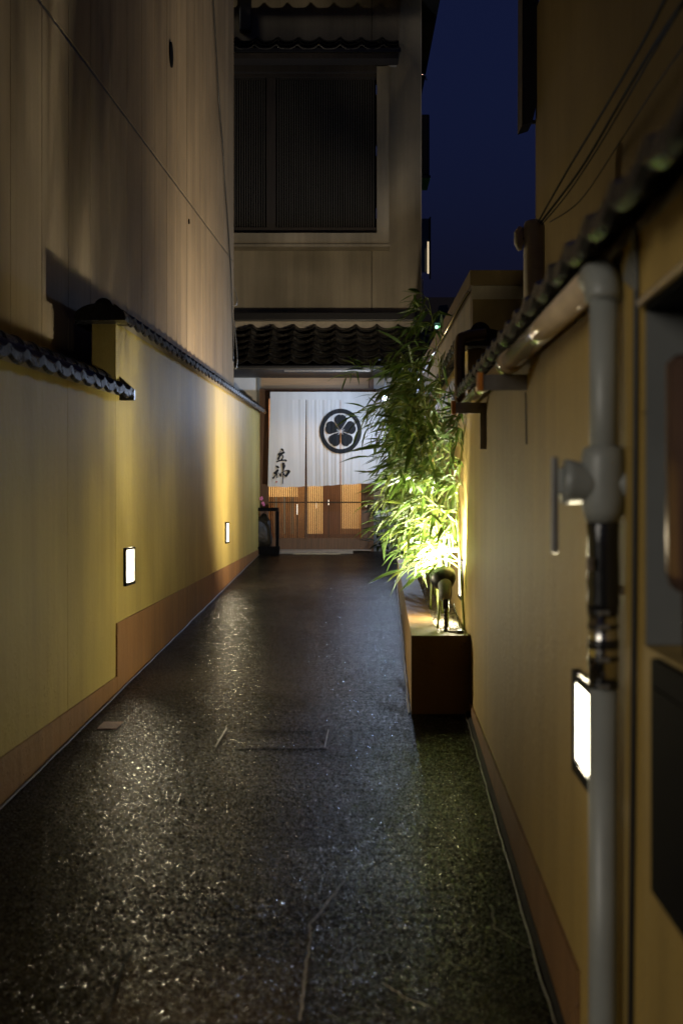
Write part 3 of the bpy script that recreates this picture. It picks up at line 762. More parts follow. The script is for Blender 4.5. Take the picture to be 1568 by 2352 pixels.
for i in range(5):
    th = R(90+72*i); P_ = []
    for t_, s in petal:
        s *= .97
        P_.append((CX+RX*(t_*math.cos(th)-s*math.sin(th)), CYY-RY*(t_*math.sin(th)+s*math.cos(th))))
    print_poly(P_, 'crest_petal', M['ink'])
for a in (162, 18, 306, 234):
    th = R(a); P_ = []
    for t_, s in ((.04, -.014), (.19, -.012), (.19, .012), (.04, .014)):
        P_.append((CX+RX*(t_*math.cos(th)-s*math.sin(th)), CYY-RY*(t_*math.sin(th)+s*math.cos(th))))
    print_poly(P_, 'crest_stamen', M['cloth'], .016)

# cold lantern hidden behind the bamboo lights curtain and wall
cl = root('porch_lamp', at(884, 925, 18.9), 'cold white lamp under the eave half hidden by bamboo leaves', 'lamp')
p = at(884, 915, 18.9)
bm = NB(); bmesh.ops.create_icosphere(bm, subdivisions=2, radius=.038, matrix=Matrix.Translation((p.x, 18.905, p.z+.01))); obj('lamp_globe', bm, emis('cold_glow', (.60, .74, 1), 6), cl)
ld = bpy.data.lights.new('porch_light', 'POINT'); ld.energy = 105; ld.shadow_soft_size = .04; ld.color = (.56, .71, 1)
lo = bpy.data.objects.new('porch_light', ld); COL.objects.link(lo); lo.parent = cl; lo.location = Vector((p.x, 18.80, p.z-.02))-cl.location
obj('lamp_cap', bx(p.x-.066, p.x+.066, 18.862, 18.948, p.z+.0505, p.z+.062), M['black'], cl)
obj('bracket', bx(p.x-.008, p.x+.008, 18.9, 18.915, p.z+.051, e0.z-.05), M['black'], cl)
obj('bracket_arm', bx(p.x-.008, p.x+.008, 18.9, 19.04, e0.z-.049, e0.z-.03), M['black'], cl)

# ------------------------------------------------------------------ black stand with rock and flower, left of the door
st = root('stand', at(615, 1270, 19.6), 'black open metal stand left of the sliding door', 'stand')
yS = 19.55; zb = gz(yS)
obj('top_board', bx(at(585, 0, yS).x, at(637, 0, yS).x, yS, yS+.35, at(0, 1174, yS).z, at(0, 1166, yS).z), M['void'], st)
obj('leg', bx(at(633, 0, yS).x, at(638, 0, yS).x, yS, yS+.04, zb, at(0, 1174.2, yS).z), M['void'], st)
obj('leg', bx(at(633, 0, yS).x, at(638, 0, yS).x, yS+.3, yS+.35, zb, at(0, 1174.2, yS).z), M['void'], st)
obj('leg', bx(at(586, 0, yS).x, at(591, 0, yS).x, yS, yS+.04, zb, at(0, 1174.2, yS).z), M['void'], st)
obj('base_board', bx(at(586, 0, yS).x, at(640, 0, yS).x, yS-.04, yS+.36, zb+.001, at(0, 1256, yS).z), M['void'], st)
def rockbm(c, s, seed, n=3):
    bm = NB(); bmesh.ops.create_icosphere(bm, subdivisions=n, radius=1)
    for v in bm.verts:
        d = noise.noise(v.co*1.3+Vector((seed, 0, 0)))*.35+noise.noise(v.co*3+Vector((0, seed, 0)))*.12
        v.co = v.co*(1+d); v.co = Vector((v.co.x*s[0], v.co.y*s[1], v.co.z*s[2]))+Vector(c)
    return bm
c = at(606, 1226, yS+.17)
tag(obj('rock', rockbm((c.x-.02, c.y, c.z+.02), (.13, .13, .235), 3.1), M['rock'], None, True), 'tall dark rock standing inside the black stand', 'rock')
fl = root('flower_arrangement', at(604, 1165, yS+.15), 'small pink blossoms on the black stand by the wall end', 'flowers')
bm = NB(); tube(bm, [at(602, 1165, yS+.15), at(600, 1152, yS+.15), at(603, 1143, yS+.15)], .004, 5); obj('twig', bm, M['dleaf'], fl)
for (x, y, s) in ((600, 1145, .022), (604, 1156, .018), (606, 1160, .014)):
    for q in range(5):
        c = at(x, y, yS+.14); a = q*1.257
        obj('petal', rockbm((c.x+math.cos(a)*s*.7, c.y, c.z+math.sin(a)*s*.7), (s*.6, s*.4, s*.6), q, 1), M['pink'], fl)

# small dark shrub right of the door
def leafmesh(L=.1, w=.016, curl=.12, mat='leaf', name='leaf'):
    bm = NB(); prof = ((0, .12), (.12, .7), (.35, 1), (.62, .75), (.85, .35), (1, .02)); rows = []
    for t_, k in prof:
        z = -curl*L*t_*t_; rows.append([bm.verts.new((-w/2*k, L*t_, z+.10*w*k)), bm.verts.new((0, L*t_, z-.12*w*k)), bm.verts.new((w/2*k, L*t_, z+.10*w*k))])
    for i in range(len(rows)-1):
        for j in range(2): bm.faces.new((rows[i][j], rows[i][j+1], rows[i+1][j+1], rows[i+1][j]))
    me = bpy.data.meshes.new(name); 
    for f in bm.faces: f.smooth = True
    bm.to_mesh(me); bm.free(); me.materials.append(M[mat]); return me
sh = root('shrub', (at(878, 0, 19.2).x, 19.2, gz(19.2)), 'small dark glossy leaved shrub by the wall right of the door', 'shrub')
DL = leafmesh(.13, .055, .2, 'dleaf', 'leaf')
bm = NB()
for k in range(7):
    a = k*.9; tube(bm, [(sh.location.x, 19.2, gz(19.2)), (sh.location.x+.05*math.cos(a), 19.2+.05*math.sin(a), gz(19.2)+.3), (sh.location.x+.13*math.cos(a), 19.2+.1*math.sin(a), gz(19.2)+.5+.03*k)], .005, 5)
obj('stem', bm, M['darkwood'], sh)
for k in range(60):
    a = random.uniform(0, 6.28); r_ = random.uniform(.03, .17); h = random.uniform(.12, .72)
    inst('leaf', DL, sh, (sh.location.x+r_*math.cos(a), 19.2+r_*math.sin(a), gz(19.2)+h), (random.uniform(-.5, .6), random.uniform(-.4, .4), a-1.57), None)

# ------------------------------------------------------------------ planter, gravel, spotlight, bamboo
P0, P1 = 7.04, 15.0
def plx(Y): return .12+.0287*Y
def ztp(Y): return .579+(.69-.579)*(Y-P0)/(P1-P0)
rt = root('planter_bed', (plx(P0), P0, gz(P0)), 'long narrow orange plastered planter along the right wall holding bamboo', 'planter')
def pw(Ya, Yb, xa, xb, z0f, z1f):
    bm = NB(); hexa(bm, [(xa(Ya), Ya, z0f(Ya)), (xb(Ya), Ya, z0f(Ya)), (xb(Yb), Yb, z0f(Yb)), (xa(Yb), Yb, z0f(Yb)), (xa(Ya), Ya, z1f(Ya)), (xb(Ya), Ya, z1f(Ya)), (xb(Yb), Yb, z1f(Yb)), (xa(Yb), Yb, z1f(Yb))])
    bmesh.ops.recalc_face_normals(bm, faces=bm.faces); return bm
inn = lambda Y: plx(Y)+.125
g0 = lambda Y: gz(Y)-.03
obj('front_wall', pw(P0, P0+.10, plx, lambda Y: rx(Y)-.001, g0, ztp), M['planter'], rt)
obj('long_wall', pw(P0+.1005, P1-.1, plx, inn, g0, ztp), M['planter'], rt)
obj('back_wall', pw(P1-.0995, P1, plx, lambda Y: rx(Y)-.001, g0, ztp), M['planter'], rt)
t = Mat('soil', (.05, .035, .022), .8); t.vary(40, .5); t.bump(t.noise(60, 4), .6, .01); M['soil'] = t.m
obj('soil', pw(P0+.101, P1-.101, lambda Y: inn(Y)+.0005, lambda Y: rx(Y)-.002, g0, lambda Y: ztp(Y)-.035), M['soil'], rt)
# metal edge line where asphalt meets planter and walls
def edge_bead(name, f, ya, yb, label, w=.006):
    bm = NB(); N = 60; prev = None
    for k in range(N+1):
        y = ya+(yb-ya)*k/N; x = f(y)+random.uniform(-.0025, .0025)
        q = (bm.verts.new((x-w, y, gz(y)+.003)), bm.verts.new((x, y, gz(y)+.010)), bm.verts.new((x+w, y, gz(y)+.003)))
        if prev:
            for j in range(2): bm.faces.new((prev[j], prev[j+1], q[j+1], q[j]))
        prev = q
    tag(obj(name, bm, M['jointd'], None, True), label, kind='structure')
edge_bead('kerb_edge', lambda y: plx(y)-.008, P0, P1, 'thin wet mortar edge where asphalt meets the planter')
edge_bead('kerb_edge', lambda y: lx(y)+.016, 2.5, FE, 'thin wet mortar edge along the left wall', .005)
edge_bead('kerb_edge', lambda y: rx(y)-.026, 1.5, P0, 'thin wet mortar edge along the right wall', .0022)
t = Mat('dark_gutter', (.010, .009, .008), .8, spec=.1); t.vary(30, .3); M['dgut'] = t.m
bm = NB(); hexa(bm, [(rx(1.5)-.024, 1.5, gz(1.5)-.01), (rx(1.5), 1.5, gz(1.5)-.01), (rx(P0), P0-.002, gz(P0)-.01), (rx(P0)-.024, P0-.002, gz(P0)-.01),
                     (rx(1.5)-.024, 1.5, gz(1.5)+.005), (rx(1.5)-.009, 1.5, gz(1.5)+.02), (rx(P0)-.009, P0-.002, gz(P0)+.02), (rx(P0)-.024, P0-.002, gz(P0)+.005)])
tag(obj('gutter_strip', bm, M['dgut']), 'dark mortar strip between asphalt and right wall', kind='structure')
bm = NB()
for k in range(2600):
    y = P0+.12+(P1-P0-.3)*random.random()**2.2; xl, xr = inn(y)+.005, rx(y)-.008
    x = random.uniform(xl, xr); s = random.uniform(.005, .012)
    mt = Matrix.Translation((x, y, ztp(y)-.033+s*.5)) @ Matrix.Rotation(random.uniform(0, 6.28), 4, 'Z') @ Matrix.Rotation(random.uniform(-.5, .5), 4, 'X') @ Matrix.Diagonal((s*1.3, s, s*.7, 1))
    r_ = bmesh.ops.create_icosphere(bm, subdivisions=1, radius=1, matrix=mt)
tag(obj('gravel', bm, M['pebble']), 'small pale pebbles covering the planter soil', 'gravel', kind='stuff')

# spotlight on a spike
SY = 7.50; sp0 = at(1023, 1432, SY); 
sl_ = root('spotlight', (sp0.x, SY, ztp(SY)-.035), 'black bell shaped garden spotlight on a ribbed spike shining up into the bamboo', 'spotlight')
bm = NB(); zz = ztp(SY)-.035; ztop = at(0, 1395, SY).z
pts = []; rs = []
for k in range(15):
    z = zz+(ztop-zz)*k/14; pts.append((sp0.x, SY, z)); rs.append(.008 if k % 2 else .0115)
tube(bm, pts, rs, 10); obj('spike', bm, M['black'], sl_)
obj('knuckle', bx(sp0.x-.014, sp0.x+.012, SY-.016, SY+.016, ztop-.005, ztop+.04, .004), M['black'], sl_)
aim = Vector((-.10, .80, .60)).normalized()
hb = Vector((sp0.x-.002, SY, at(0, 1372, SY).z))
def lathe(bm, o, d, prof, n=24):
    a = d.cross(Vector((0, 0, 1))).normalized(); b = a.cross(d).normalized(); rings = []
    for t_, r_ in prof: rings.append([bm.verts.new(o+d*t_+(a*math.cos(q)+b*math.sin(q))*r_) for q in [2*math.pi*k/n for k in range(n)]])
    for i in range(len(rings)-1):
        for k in range(n): bm.faces.new((rings[i][k], rings[i][(k+1) % n], rings[i+1][(k+1) % n], rings[i+1][k]))
    return rings
up = Vector((-.02, .35, .94)).normalized()
bm = NB(); lathe(bm, hb-up*.012, up, [(0, .0), (0, .028), (.03, .034), (.085, .034), (.105, .026), (.12, .018)]); obj('housing', bm, M['greyb'], sl_, True)
bm = NB(); hh = hb+up*.06
lathe(bm, hh, aim, [(-.005, .02), (.012, .045), (.045, .062), (.075, .066), (.073, .062), (.043, .058), (.012, .04), (0, .02)]); obj('reflector', bm, M['black'], sl_, True)
bm = NB(); rg = lathe(bm, hh, aim, [(.03, .0), (.035, .042), (.04, .042)]); obj('lens', bm, emis('spot_lens', (1, .9, .7), 8), sl_)
ld = bpy.data.lights.new('spot_beam', 'SPOT'); ld.energy = 340; ld.spot_size = R(150); ld.spot_blend = .8; ld.shadow_soft_size = .035; ld.color = (1, .92, .72)
lo = bpy.data.objects.new('spot_beam', ld); COL.objects.link(lo); lo.parent = sl_
lo.location = hh+aim*.085-sl_.location; lo.rotation_euler = Vector((-.12, .48, .87)).to_track_quat('-Z', 'Y').to_euler()
bm = NB(); q = ztp(SY)-.02
tube(bm, smoothpath([(sp0.x+.005, SY-.01, q), (sp0.x+.04, SY-.06, q), (sp0.x+.075, SY+.0, q+.004), (sp0.x+.078, SY+.12, q+.01), (sp0.x+.055, SY+.22, q+.12)], 6), .0035, 6)
obj('power_cord', bm, M['black'], sl_, True)
bm = bx(rx(7.18)-.06, rx(7.18)-.03, 7.16, 7.21, ztp(7.2)-.03, ztp(7.2)+.012, .003)
tag(obj('junction_box', bm, M['black']), 'small black cube on the gravel at the planter corner', 'box')

# a second spotlight at the far end of the planter, hidden by the leaves
S2 = 13.8; x2 = inn(S2)+.06; z2 = ztp(S2)-.035
s2 = root('spotlight', (x2, S2, z2), 'second garden spotlight at the far end of the planter behind the bamboo', 'spotlight')
bm = NB(); tube(bm, [(x2, S2, z2), (x2, S2, z2+.14)], .009, 8); obj('spike', bm, M['black'], s2)
d2 = Vector((-.60, .25, .70)).normalized()
bm = NB(); lathe(bm, Vector((x2, S2, z2+.15)), d2, [(-.06, 0), (-.06, .03), (.0, .034), (.05, .06), (.048, .057), (0, .03), (-.01, 0)]); obj('housing', bm, M['black'], s2, True)
bm = NB(); lathe(bm, Vector((x2, S2, z2+.15)), d2, [(.02, 0), (.021, .036)]); obj('lens', bm, emis('spot_lens_far', (1, .9, .7), 8), s2)
ld = bpy.data.lights.new('spot_beam', 'SPOT'); ld.energy = 640; ld.spot_size = R(165); ld.spot_blend = 1; ld.shadow_soft_size = .03; ld.color = (1, .84, .60)
lo = bpy.data.objects.new('spot_beam', ld); COL.objects.link(lo); lo.parent = s2
lo.location = Vector((0, 0, .15))+d2*.06; lo.rotation_euler = Vector((-.46, .42, .80)).to_track_quat('-Z', 'Y').to_euler()
# bamboo
LM = [leafmesh(L, w, cu, m_) for (L, w, cu, m_) in ((.105, .0135, .25, 'leaf'), (.085, .012, .1, 'leaf2'), (.125, .0165, .35, 'leaf'), (.095, .014, .5, 'leaf2'), (.07, .010, .15, 'leaf'))]
leaf_src = []
for me in LM: leaf_src.append(([tuple(v.co) for v in me.vertices], [tuple(p.vertices) for p in me.polygons], me.materials[0]))
GB = 'bamboo stalks growing in the planter'
culms = [  # position across the soil (0..1), depth, height, lean x, lean y, density, label
 (.10, 7.66, 1.22, -.12, -.02, .6, 'nearest bamboo stalk, in front of the spotlight, drooping towards the alley'),
 (.35, 7.80, 1.35, -.08, .05, 1., 'bamboo stalk directly behind the spotlight housing'),
 (.85, 7.62, 1.25, .03, .02, .8, 'bamboo stalk hugging the lit wall beside the spotlight'),
 (.28, 8.25, 1.50, -.13, .05, 1., 'bamboo stalk leaning into the alley just past the spotlight'),
 (.60, 8.60, 1.92, -.10, .10, .9, 'tallest upright bamboo stalk with a thin tip above all others'),
 (.25, 8.95, 1.62, -.18, .00, 1.1, 'bamboo stalk bending far left towards the crest'),
 (.55, 9.40, 1.60, -.14, .05, 1.1, 'bamboo stalk in the middle of the planter'),
 (.40, 10.1, 1.45, -.15, .05, 1.1, 'farther bamboo stalk with leaves over the door side wall'),
 (.60, 10.9, 1.25, -.12, .05, 1., 'bamboo stalk beyond the middle of the planter towards the entrance'),
 (.70, 14.5, 1.25, -.03, .05, .45, 'farthest bamboo stalk, added at the planter end to shadow the facade'),  # added behind the other stalks so its leaves break up the far spotlight's beam
]
nleaf = 0
for ci, (fx, cy, H, lnx, lny, dens, lab) in enumerate(culms):
    bxx = inn(cy)+(rx(cy)-inn(cy))*fx; bz = ztp(cy)-.04
    rt = root('bamboo_stalk', (bxx, cy, bz), lab, 'bamboo', GB)
    def cp(t_): return Vector((bxx+lnx*t_**2.2+.02*math.sin(t_*5+ci), cy+lny*t_**2, bz+H*t_*(1-.06*t_*t_)))
    bm = NB(); pts = [cp(k/22) for k in range(23)]; rs = [(.0065*(1-.75*k/22))*(1.2 if k % 2 == 0 else 1) for k in range(23)]
    tube(bm, pts, rs, 7); obj('culm', bm, M['culm'], rt, True)
    tw = NB(); fol = NB(); fol2 = NB(); singles = 0
    nn = int(23*dens); nsp = 2 if ci in (3, 5, 6, 7) else 0
    for k in range(nn+nsp):
        t_ = .22+.78*(k+random.random())/nn
        if k >= nn: t_ = random.uniform(.62, .9)
        o = cp(t_); nb = random.choice((2, 3, 3))
        for b_ in range(nb):
            side = random.random()
            az = random.uniform(math.pi*.55, math.pi*1.45) if side < .70 else random.uniform(0, 2*math.pi)
            env = (.16+.21*math.exp(-((t_-.45)/.30)**2)) if t_ < .85 else .18
            L = env*random.uniform(.35, 1.15)
            if k >= nn: L = random.uniform(.30, .42); az = random.uniform(2.7, 3.6)
            d = Vector((math.cos(az), math.sin(az)*.9, random.uniform(.1, .8))).normalized()
            p1 = o+d*L*.55; p2 = p1+Vector((d.x, d.y, d.z*.1-.35)).normalized()*L*.5
            wl = .012 if cy < 8.3 else .05; lim = rx(p2.y)-wl-.01
            if p2.x > lim: p2.x = lim-random.uniform(0, .03)
            if p1.x > lim: p1.x = lim-random.uniform(0, .02)
            tube(tw, [o, p1, p2], [.0016, .0012, .0007], 4, False)
            ncl = random.randint(5, 9)
            for q in range(ncl):
                s = (q+.5)/ncl; base = (o.lerp(p1, .3+.7*s*2) if s < .35 else p1.lerp(p2, (s-.35)/.65))
                dirv = Vector((d.x*random.uniform(.2, 1.2)+random.uniform(-1.0, .5), d.y+random.uniform(-.8, .8), random.uniform(-1.1, .4))).normalized()
                li = random.randrange(5); rot = dirv.to_track_quat('Y', 'Z').to_euler('XYZ'); rot = (Matrix.Rotation(random.uniform(-1.0, 1.0), 3, dirv) @ rot.to_matrix())
                tip = base+dirv*.1
                if tip.x > rx(tip.y)-wl: continue
                if tip.y < 7.75 and abs(tip.x-sp0.x) < .11 and tip.z < .97: continue
                sc_ = random.uniform(.85, 1.45); nleaf += 1
                if singles < 150 and cy < 9.6:
                    singles += 1
                    ob = inst('leaf', LM[li], rt, base, rot.to_euler(), (sc_,)*3)
                else:
                    tgt = fol if li in (0, 2, 4) else fol2; vv, ff, _ = leaf_src[li]
                    nv = [tgt.verts.new(rot @ (Vector(c)*sc_)+base) for c in vv]
                    for f in ff: tgt.faces.new([nv[i] for i in f])
    obj('twigs', tw, M['culm'], rt, kind='stuff')
    for bmf, m_ in ((fol, 'leaf'), (fol2, 'leaf2')):
        if len(bmf.faces): obj('foliage', bmf, M[m_], rt, True, kind='stuff')
        else: bmf.free()
print('leaves', nleaf)

# ------------------------------------------------------------------ drain pipe on the right wall
PX = lambda Y, d=.05: rx(Y)-d
vy = 2.36                      # the vertical run stands here
vx = (1384-784)/F*vy
dp = root('drain_pipe', (vx, vy, gz(vy)), 'grey plastic drain pipe with a tee and metal clamps on the right wall', 'pipe')
zE = at(0, 640, vy).z
rP = .0225
bm = NB(); tube(bm, [(vx, vy, gz(vy)-.01), (vx, vy, at(0, 1577, vy).z)], rP, 24); obj('lower_pipe', bm, M['pvc'], dp, True)
bm = NB(); tube(bm, [(vx+.001, vy, at(0, 1195, vy).z), (vx+.001, vy, at(0, 688, vy).z)], rP*.98, 24); obj('upper_pipe', bm, M['pvc'], dp, True)
# elbow: up, then away along the wall
r2 = rP*1.22; ctr = Vector((vx, vy+.06, zE-.03)); pts = [Vector((vx, vy, at(0, 690, vy).z)), Vector((vx, vy, zE-.035))]
for k in range(1, 8):
    a = math.pi*(1-k/16); pts.append(Vector((vx+.0*k, vy+.045+.045*math.cos(a), zE-.035+.045*math.sin(a))))
tz_ = .02
pts.append(Vector((vx+.001, vy+.085, zE+.012)))
bm = NB(); tube(bm, pts, [r2]*2+[r2*1.03]*(len(pts)-3)+[r2], 24); obj('elbow', bm, M['pvc'], dp, True)
hp = [Vector((vx+.001, vy+.08, zE+.011)), Vector((PX(4.0), 4.0, 1.545)), Vector((PX(5.4), 5.4, 1.585)), Vector((PX(6.9), 6.95, 1.62))]
bm = NB(); tube(bm, hp[:2], .026, 24); obj('brown_pipe', bm, M['pvcb'], dp, True)
bm = NB(); tube(bm, [hp[1]-Vector((0, .03, 0)), hp[1]+Vector((0, .09, .002))], .031, 24); obj('coupling', bm, M['pvcb'], dp, True)
bm = NB(); tube(bm, [hp[1]+Vector((0, .05, .001)), hp[2], hp[3]], .022, 20); obj('far_pipe', bm, M['pvcb'], dp, True)
bm = NB(); a_ = hp[3]
tube(bm, smoothpath([a_-Vector((0, .05, 0)), a_+Vector((0, .02, .01)), a_+Vector((0, .04, .06)), a_+Vector((0, .045, .30)), a_+Vector((.03, .06, .335)), a_+Vector((.12, .08, .35))], 5), .025, 18); obj('riser_pipe', bm, M['darkpipe'], dp, True)
# tee with side arms and lever
def Z(y): return at(0, y, vy).z
bm = NB(); tube(bm, [(vx, vy, Z(1200)), (vx, vy, Z(1175)), (vx, vy, Z(1150)), (vx, vy, Z(1060)), (vx, vy, Z(1032)), (vx, vy, Z(1026))], [.025, .031, .0345, .0345, .031, .026], 24); obj('tee_body', bm, M['pvc'], dp, True)
X_ = lambda x: (x-784)/F*vy
bm = NB(); tube(bm, [(X_(1292), vy, Z(1106)), (X_(1312), vy, Z(1108)), (X_(1345), vy, Z(1112)), (X_(1385), vy, Z(1116))], [.035, .034, .030, .03], 24); obj('left_arm', bm, M['pvc'], dp, True)
bm = NB(); tube(bm, [(X_(1385), vy, Z(1116)), (X_(1440), vy+.0, Z(1112)), (rx(vy)+.01, vy, Z(1112))], [.03, .025, .026], 24); obj('right_arm', bm, M['pvc'], dp, True)
obj('lever', bx(X_(1262), X_(1280), vy-.012, vy-.004, Z(1270), Z(1050), .003), M['galv'], dp)
obj('lever_hub', bx(X_(1279), X_(1294), vy-.02, vy+.015, Z(1135), Z(1075), .004), M['pvc'], dp)
# rubber sleeve, clamps
bm = NB(); tube(bm, [(vx, vy, Z(1402)), (vx, vy, Z(1385)), (vx, vy, Z(1360)), (vx, vy, Z(1340)), (vx, vy, Z(1250)), (vx, vy, Z(1205)), (vx, vy, Z(1197))], [.024, .0255, .0245, .0258, .0245, .0255, .023], 24); obj('rubber_sleeve', bm, M['rubber'], dp, True)
obj('label_tag', bx(X_(1340), X_(1356), vy-.032, vy-.022, Z(1310), Z(1280), .002), M['joint'], dp)
bm = NB(); tube(bm, [(vx, vy, Z(1578)), (vx, vy, Z(1400))], .0228, 24); obj('metal_sleeve', bm, M['chrome'], dp, True)
for (a_, b_) in ((1400, 1410), (1434, 1442), (1468, 1490), (1508, 1518), (1566, 1580)):
    bm = NB(); tube(bm, [(vx, vy, Z(b_)), (vx, vy, Z(a_))], .0245, 24); obj('clamp_band', bm, M['rubber'], dp, True)
for q in (1405, 1438, 1513, 1573):
    bm = NB(); tube(bm, [(vx-.012, vy-.030, Z(q)), (vx+.004, vy-.030, Z(q))], .0035, 8); obj('clamp_screw', bm, M['galv'], dp)
obj('wall_clip', bx(vx+.02, rx(vy)+.002, vy-.004, vy+.004, Z(1366), Z(1345)), M['galv'], dp)

# brackets carrying the pipe
def bracket(Y, z, drop, label):
    r_ = root('pipe_bracket', (rx(Y), Y, z), label, 'bracket', 'angle brackets under the drain pipe')
    obj('arm', bx(rx(Y)-.118, rx(Y)+.002, Y-.004, Y+.004, z-.022, z+.020), M['galv'], r_)
    obj('end_cap', bx(rx(Y)-.134, rx(Y)-.1182, Y-.014, Y+.014, z-.026, z+.026, .004), M['orange'], r_)
    if drop: obj('wall_plate', bx(rx(Y)-.024, rx(Y)-.001, Y-.0125, Y-.005, z-drop, z+.012), M['galv'], r_)
bracket(4.07, 1.497, 0, 'grey angle bracket with bright orange end cap under the pipe, nearer one')
bracket(5.88, 1.552, .16, 'grey angle bracket with a wall plate and dull orange cap, farther one')
bm = NB(); tube(bm, [(rx(4.07)-.004, 4.07, 1.47), (rx(4.07)-.004, 4.05, 1.33)], .0022, 6)
tag(obj('wire', bm, M['black']), 'thin dark wire hanging down the wall from the nearer bracket', 'wire')

# conduit and hooded recess at the frame edge
def wx(x, d=0):                # depth of the right wall at that bearing
    return (F*(RA-d))/(x-784-F*RB)
y1_ = wx(1456); cab = NB()
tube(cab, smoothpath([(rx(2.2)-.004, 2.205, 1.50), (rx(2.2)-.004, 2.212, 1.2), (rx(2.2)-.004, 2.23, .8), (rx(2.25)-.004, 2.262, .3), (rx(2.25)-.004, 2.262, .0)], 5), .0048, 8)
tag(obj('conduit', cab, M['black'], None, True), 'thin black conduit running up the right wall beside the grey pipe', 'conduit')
bm = NB(); yv = 2.27
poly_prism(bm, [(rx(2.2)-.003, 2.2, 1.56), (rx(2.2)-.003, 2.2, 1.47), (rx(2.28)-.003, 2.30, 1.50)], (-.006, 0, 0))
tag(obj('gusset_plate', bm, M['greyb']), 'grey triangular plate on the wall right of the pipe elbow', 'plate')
bm = NB(); tube(bm, [(rx(1.2)-.004, 1.2, 1.447), (rx(2.17)-.004, 2.17, 1.447)], .0065, 8)
tag(obj('lintel_trim', bm, M['pvcb']), 'brown trim along the top edge of the wall recess at the frame edge', 'trim')
mb = root('letter_box', (rx(1.85), 1.85, .65), 'black letter box on the right wall at the frame edge', 'letter box')
obj('body', wallseg(rx, -1, 1.6, 2.035, .645, .645, .955, .955, .012, .02), M['void'], mb)
obj('flap', wallseg(rx, -1, 1.65, 2.0, .78, .78, .92, .92, .016, -.0125), M['void'], mb)
mt_ = root('meter_housing', (rx(1.9)+.05, 1.9, .97), 'glossy copper coloured meter housing in the wall recess at the frame edge', 'meter')
bm = NB(); cx_ = rx(1.9)+.045; mY_ = 1.95; tube(bm, [(cx_, mY_, .965), (cx_, mY_, 1.045), (cx_, mY_, 1.055), (cx_, mY_, 1.075), (cx_, mY_, 1.34), (cx_, mY_, 1.35)], [.028, .03, .045, .05, .05, .04], 28)
obj('dome', bm, M['copper'], mt_, True)

# ------------------------------------------------------------------ right side buildings, pole, wires, sign
rb = root('brown_building', (1.3, 6, 0), 'dim brown rendered building rising behind the right wall', 'building')
bX = 1.12; ey = F*bX/445
obj('side_wall', bx(bX, bX+.3, 1.2, ey, 0, 4.05), M['rbuild'], rb)
ey2 = F*bX/(1250-784)
obj('upper_wall', bx(bX, bX+.3, 1.2, ey2, 4.052, 9), M['rbuild'], rb)
obj('end_wall', bx(bX+.301, bX+5, ey-.3, ey-.01, 0, 4.05), M['rbuild'], rb)
sg = root('hanging_sign', (.98*1.0, 8.6, 3.9), 'dark projecting sign seen edge-on against the night sky', 'sign')
sY = 8.75
pts = [at(1199, -60, sY), at(1236, -60, sY), at(1236, 218, sY), at(1222, 280, sY), at(1198, 288, sY)]
bm = NB(); poly_prism(bm, pts, (0, .22, 0)); obj('sign_board', bm, M['black'], sg)
for y in (52, 177, 279):
    obj('arm', fbox(1222 if y > 200 else 1236.5, 1256, y-3.5, y+3.5, sY+.05, sY+.08), M['black'], sg)
obj('stay', fbox(1233.5, 1236, 218.5, 292, sY+.05, sY+.07), M['black'], sg)
# service mast
mY = 6.45; mx_ = at(1226, 0, mY).x
ms = root('service_mast', (mx_, mY, 1.2), 'stout grey service mast with an insulator behind the right wall', 'mast')
bm = NB(); tube(bm, [(mx_, mY, 1.3), (mx_, mY, at(0, 520, mY).z), (mx_, mY, at(0, 509, mY).z), (mx_, mY, at(0, 505, mY).z)], [.045, .045, .038, .02], 20); obj('tube', bm, M['rplaster'], ms, True)
bm = NB(); tube(bm, [(mx_-.06, mY, at(0, 575, mY).z), (mx_-.065, mY, at(0, 560, mY).z), (mx_-.065, mY, at(0, 535, mY).z), (mx_-.055, mY, at(0, 522, mY).z)], [.01, .02, .02, .012], 12); obj('insulator', bm, M['rplaster'], ms, True)
bm = NB(); tube(bm, [(mx_, mY, at(0, 548, mY).z), (mx_-.06, mY, at(0, 548, mY).z)], .008, 8); obj('pin', bm, M['black'], ms, True)
def wire(px, r_, label, Y0=6.4, Y1=2.6):
    bm = NB(); pts = []
    for i, (x, y) in enumerate(px):
        Y = Y0+(Y1-Y0)*i/(len(px)-1); pts.append(at(x, y, Y))
    tube(bm, smoothpath(pts, 6), r_, 6); tag(obj('overhead_wire', bm, M['void'], None, True), label, 'wire', 'service wires from the mast')
wire([(1236, 508), (1300, 395), (1380, 262), (1468, 110), (1535, -20)], .0042, 'upper of the black service wires sweeping up right from the mast')
wire([(1240, 512), (1330, 392), (1420, 240), (1500, 105), (1585, -20)], .0048, 'thick middle black service wire sweeping up right from the mast')
wire([(1262, 510), (1330, 462), (1420, 330), (1500, 205), (1580, 90)], .0022, 'thin lowest service wire sagging right from the mast')
wire([(1243, 516), (1300, 448), (1372, 340), (1440, 225), (1500, 120), (1570, 5)], .003, 'black service wire running close below the thick one')

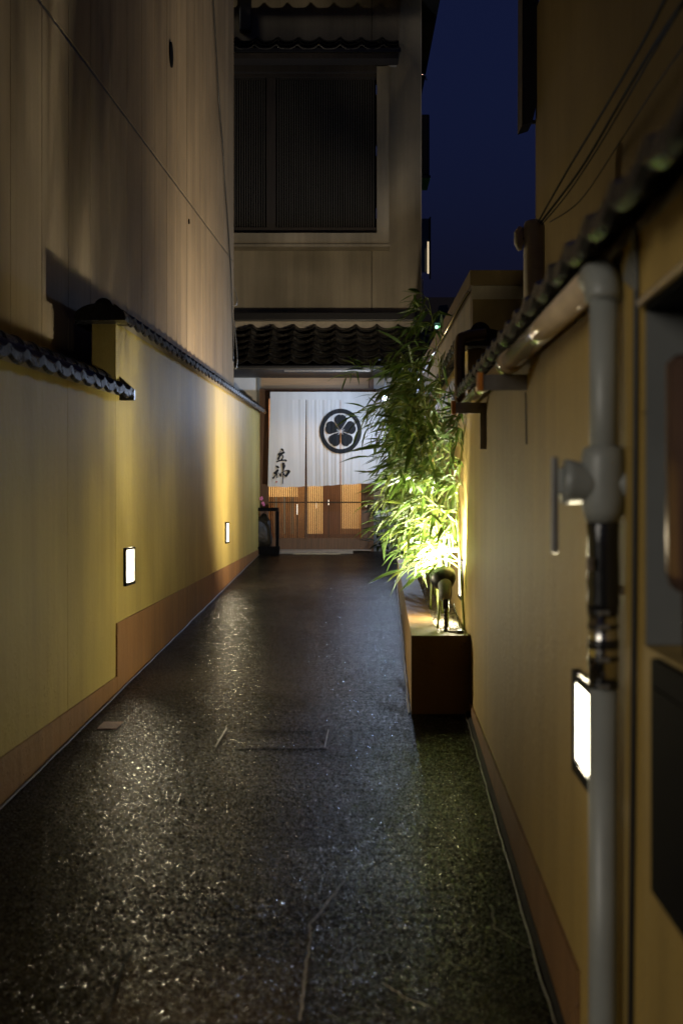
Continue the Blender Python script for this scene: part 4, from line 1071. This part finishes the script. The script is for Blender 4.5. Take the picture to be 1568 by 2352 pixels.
# shed behind the right wall
sY = 10.2; a = at(1078, 622, sY); b = at(1215, 622, sY)
sd = root('garden_shed', (a.x+.3, sY, gz(sY)), 'low flat roofed outbuilding behind the right wall', 'outbuilding')
obj('front_wall', bx(a.x+.02, b.x+1.2, sY, sY+.2, 0, a.z-.1), M['rbuild'], sd)
obj('side_wall', bx(a.x+.02, a.x+.22, sY+.201, 18, 0, a.z-.1), M['facade'], sd)
obj('parapet', bx(a.x, b.x+1.3, sY-.03, 18.05, a.z-.098, a.z), M['rbuild'], sd)
obj('parapet_band', bx(a.x+.01, b.x+1.28, sY-.015, sY-.001, a.z-.19, a.z-.101), M['facade'], sd)
bm = NB(); tube(bm, [(a.x+.0, sY+.1, a.z-.13), (a.x+.0, 17.9, a.z-.16)], .010, 8); obj('eaves_pipe', bm, M['chrome'], sd, True)

# far: dark house and green-lit sign
fh = root('distant_house', (at(1020, 0, 42).x, 42, gz(30)), 'black silhouette of a distant house roof in the gap', 'house')
p = at(960, 664, 42); q = at(1200, 664, 42)
obj('wall', bx(p.x-2, q.x+2, 42, 46, 0, p.z-.9), M['black'], fh)
bm = NB(); hexa(bm, [(p.x-2.4, 41.5, p.z-.95), (q.x+2.4, 41.5, p.z-.95), (q.x+2.4, 46.5, p.z-.95), (p.x-2.4, 46.5, p.z-.95), (p.x-2, 43.6, p.z), (q.x+2, 43.6, p.z), (q.x+2, 44.4, p.z), (p.x-2, 44.4, p.z)])
obj('roof', bm, M['darkwood'], fh)
gs = root('street_sign', at(1015, 775, 27), 'small street lamp sign with glowing green and white lights in the gap', 'sign')
bm = NB(); poly_prism(bm, [at(1008, 702, 27), at(1026, 700, 27), at(1040, 742, 27), at(998, 742, 27)], (0, .3, 0))
t = Mat('blue_grey_shade', (.07, .11, .14), .6); obj('shade', bm, t.m, gs)
GE = emis('green_glow', (.12, .9, .16), 1.6); WE = emis('white_glow', (.6, 1, .8), 1.6)
obj('green_lamp', fbox(1007, 1022, 757, 772, 27.05, 27.15, .02), GE, gs)
obj('green_lamp', fbox(1009, 1021, 747, 754, 27.05, 27.15, .02), GE, gs)
obj('white_lamp', fbox(999, 1006, 747, 754, 27.05, 27.15, .02), WE, gs)
obj('white_lamp', fbox(1023, 1031, 747, 754, 27.05, 27.15, .02), WE, gs)
obj('post', fbox(1013, 1017, 773, 1000, 27.1, 27.2), M['black'], gs)
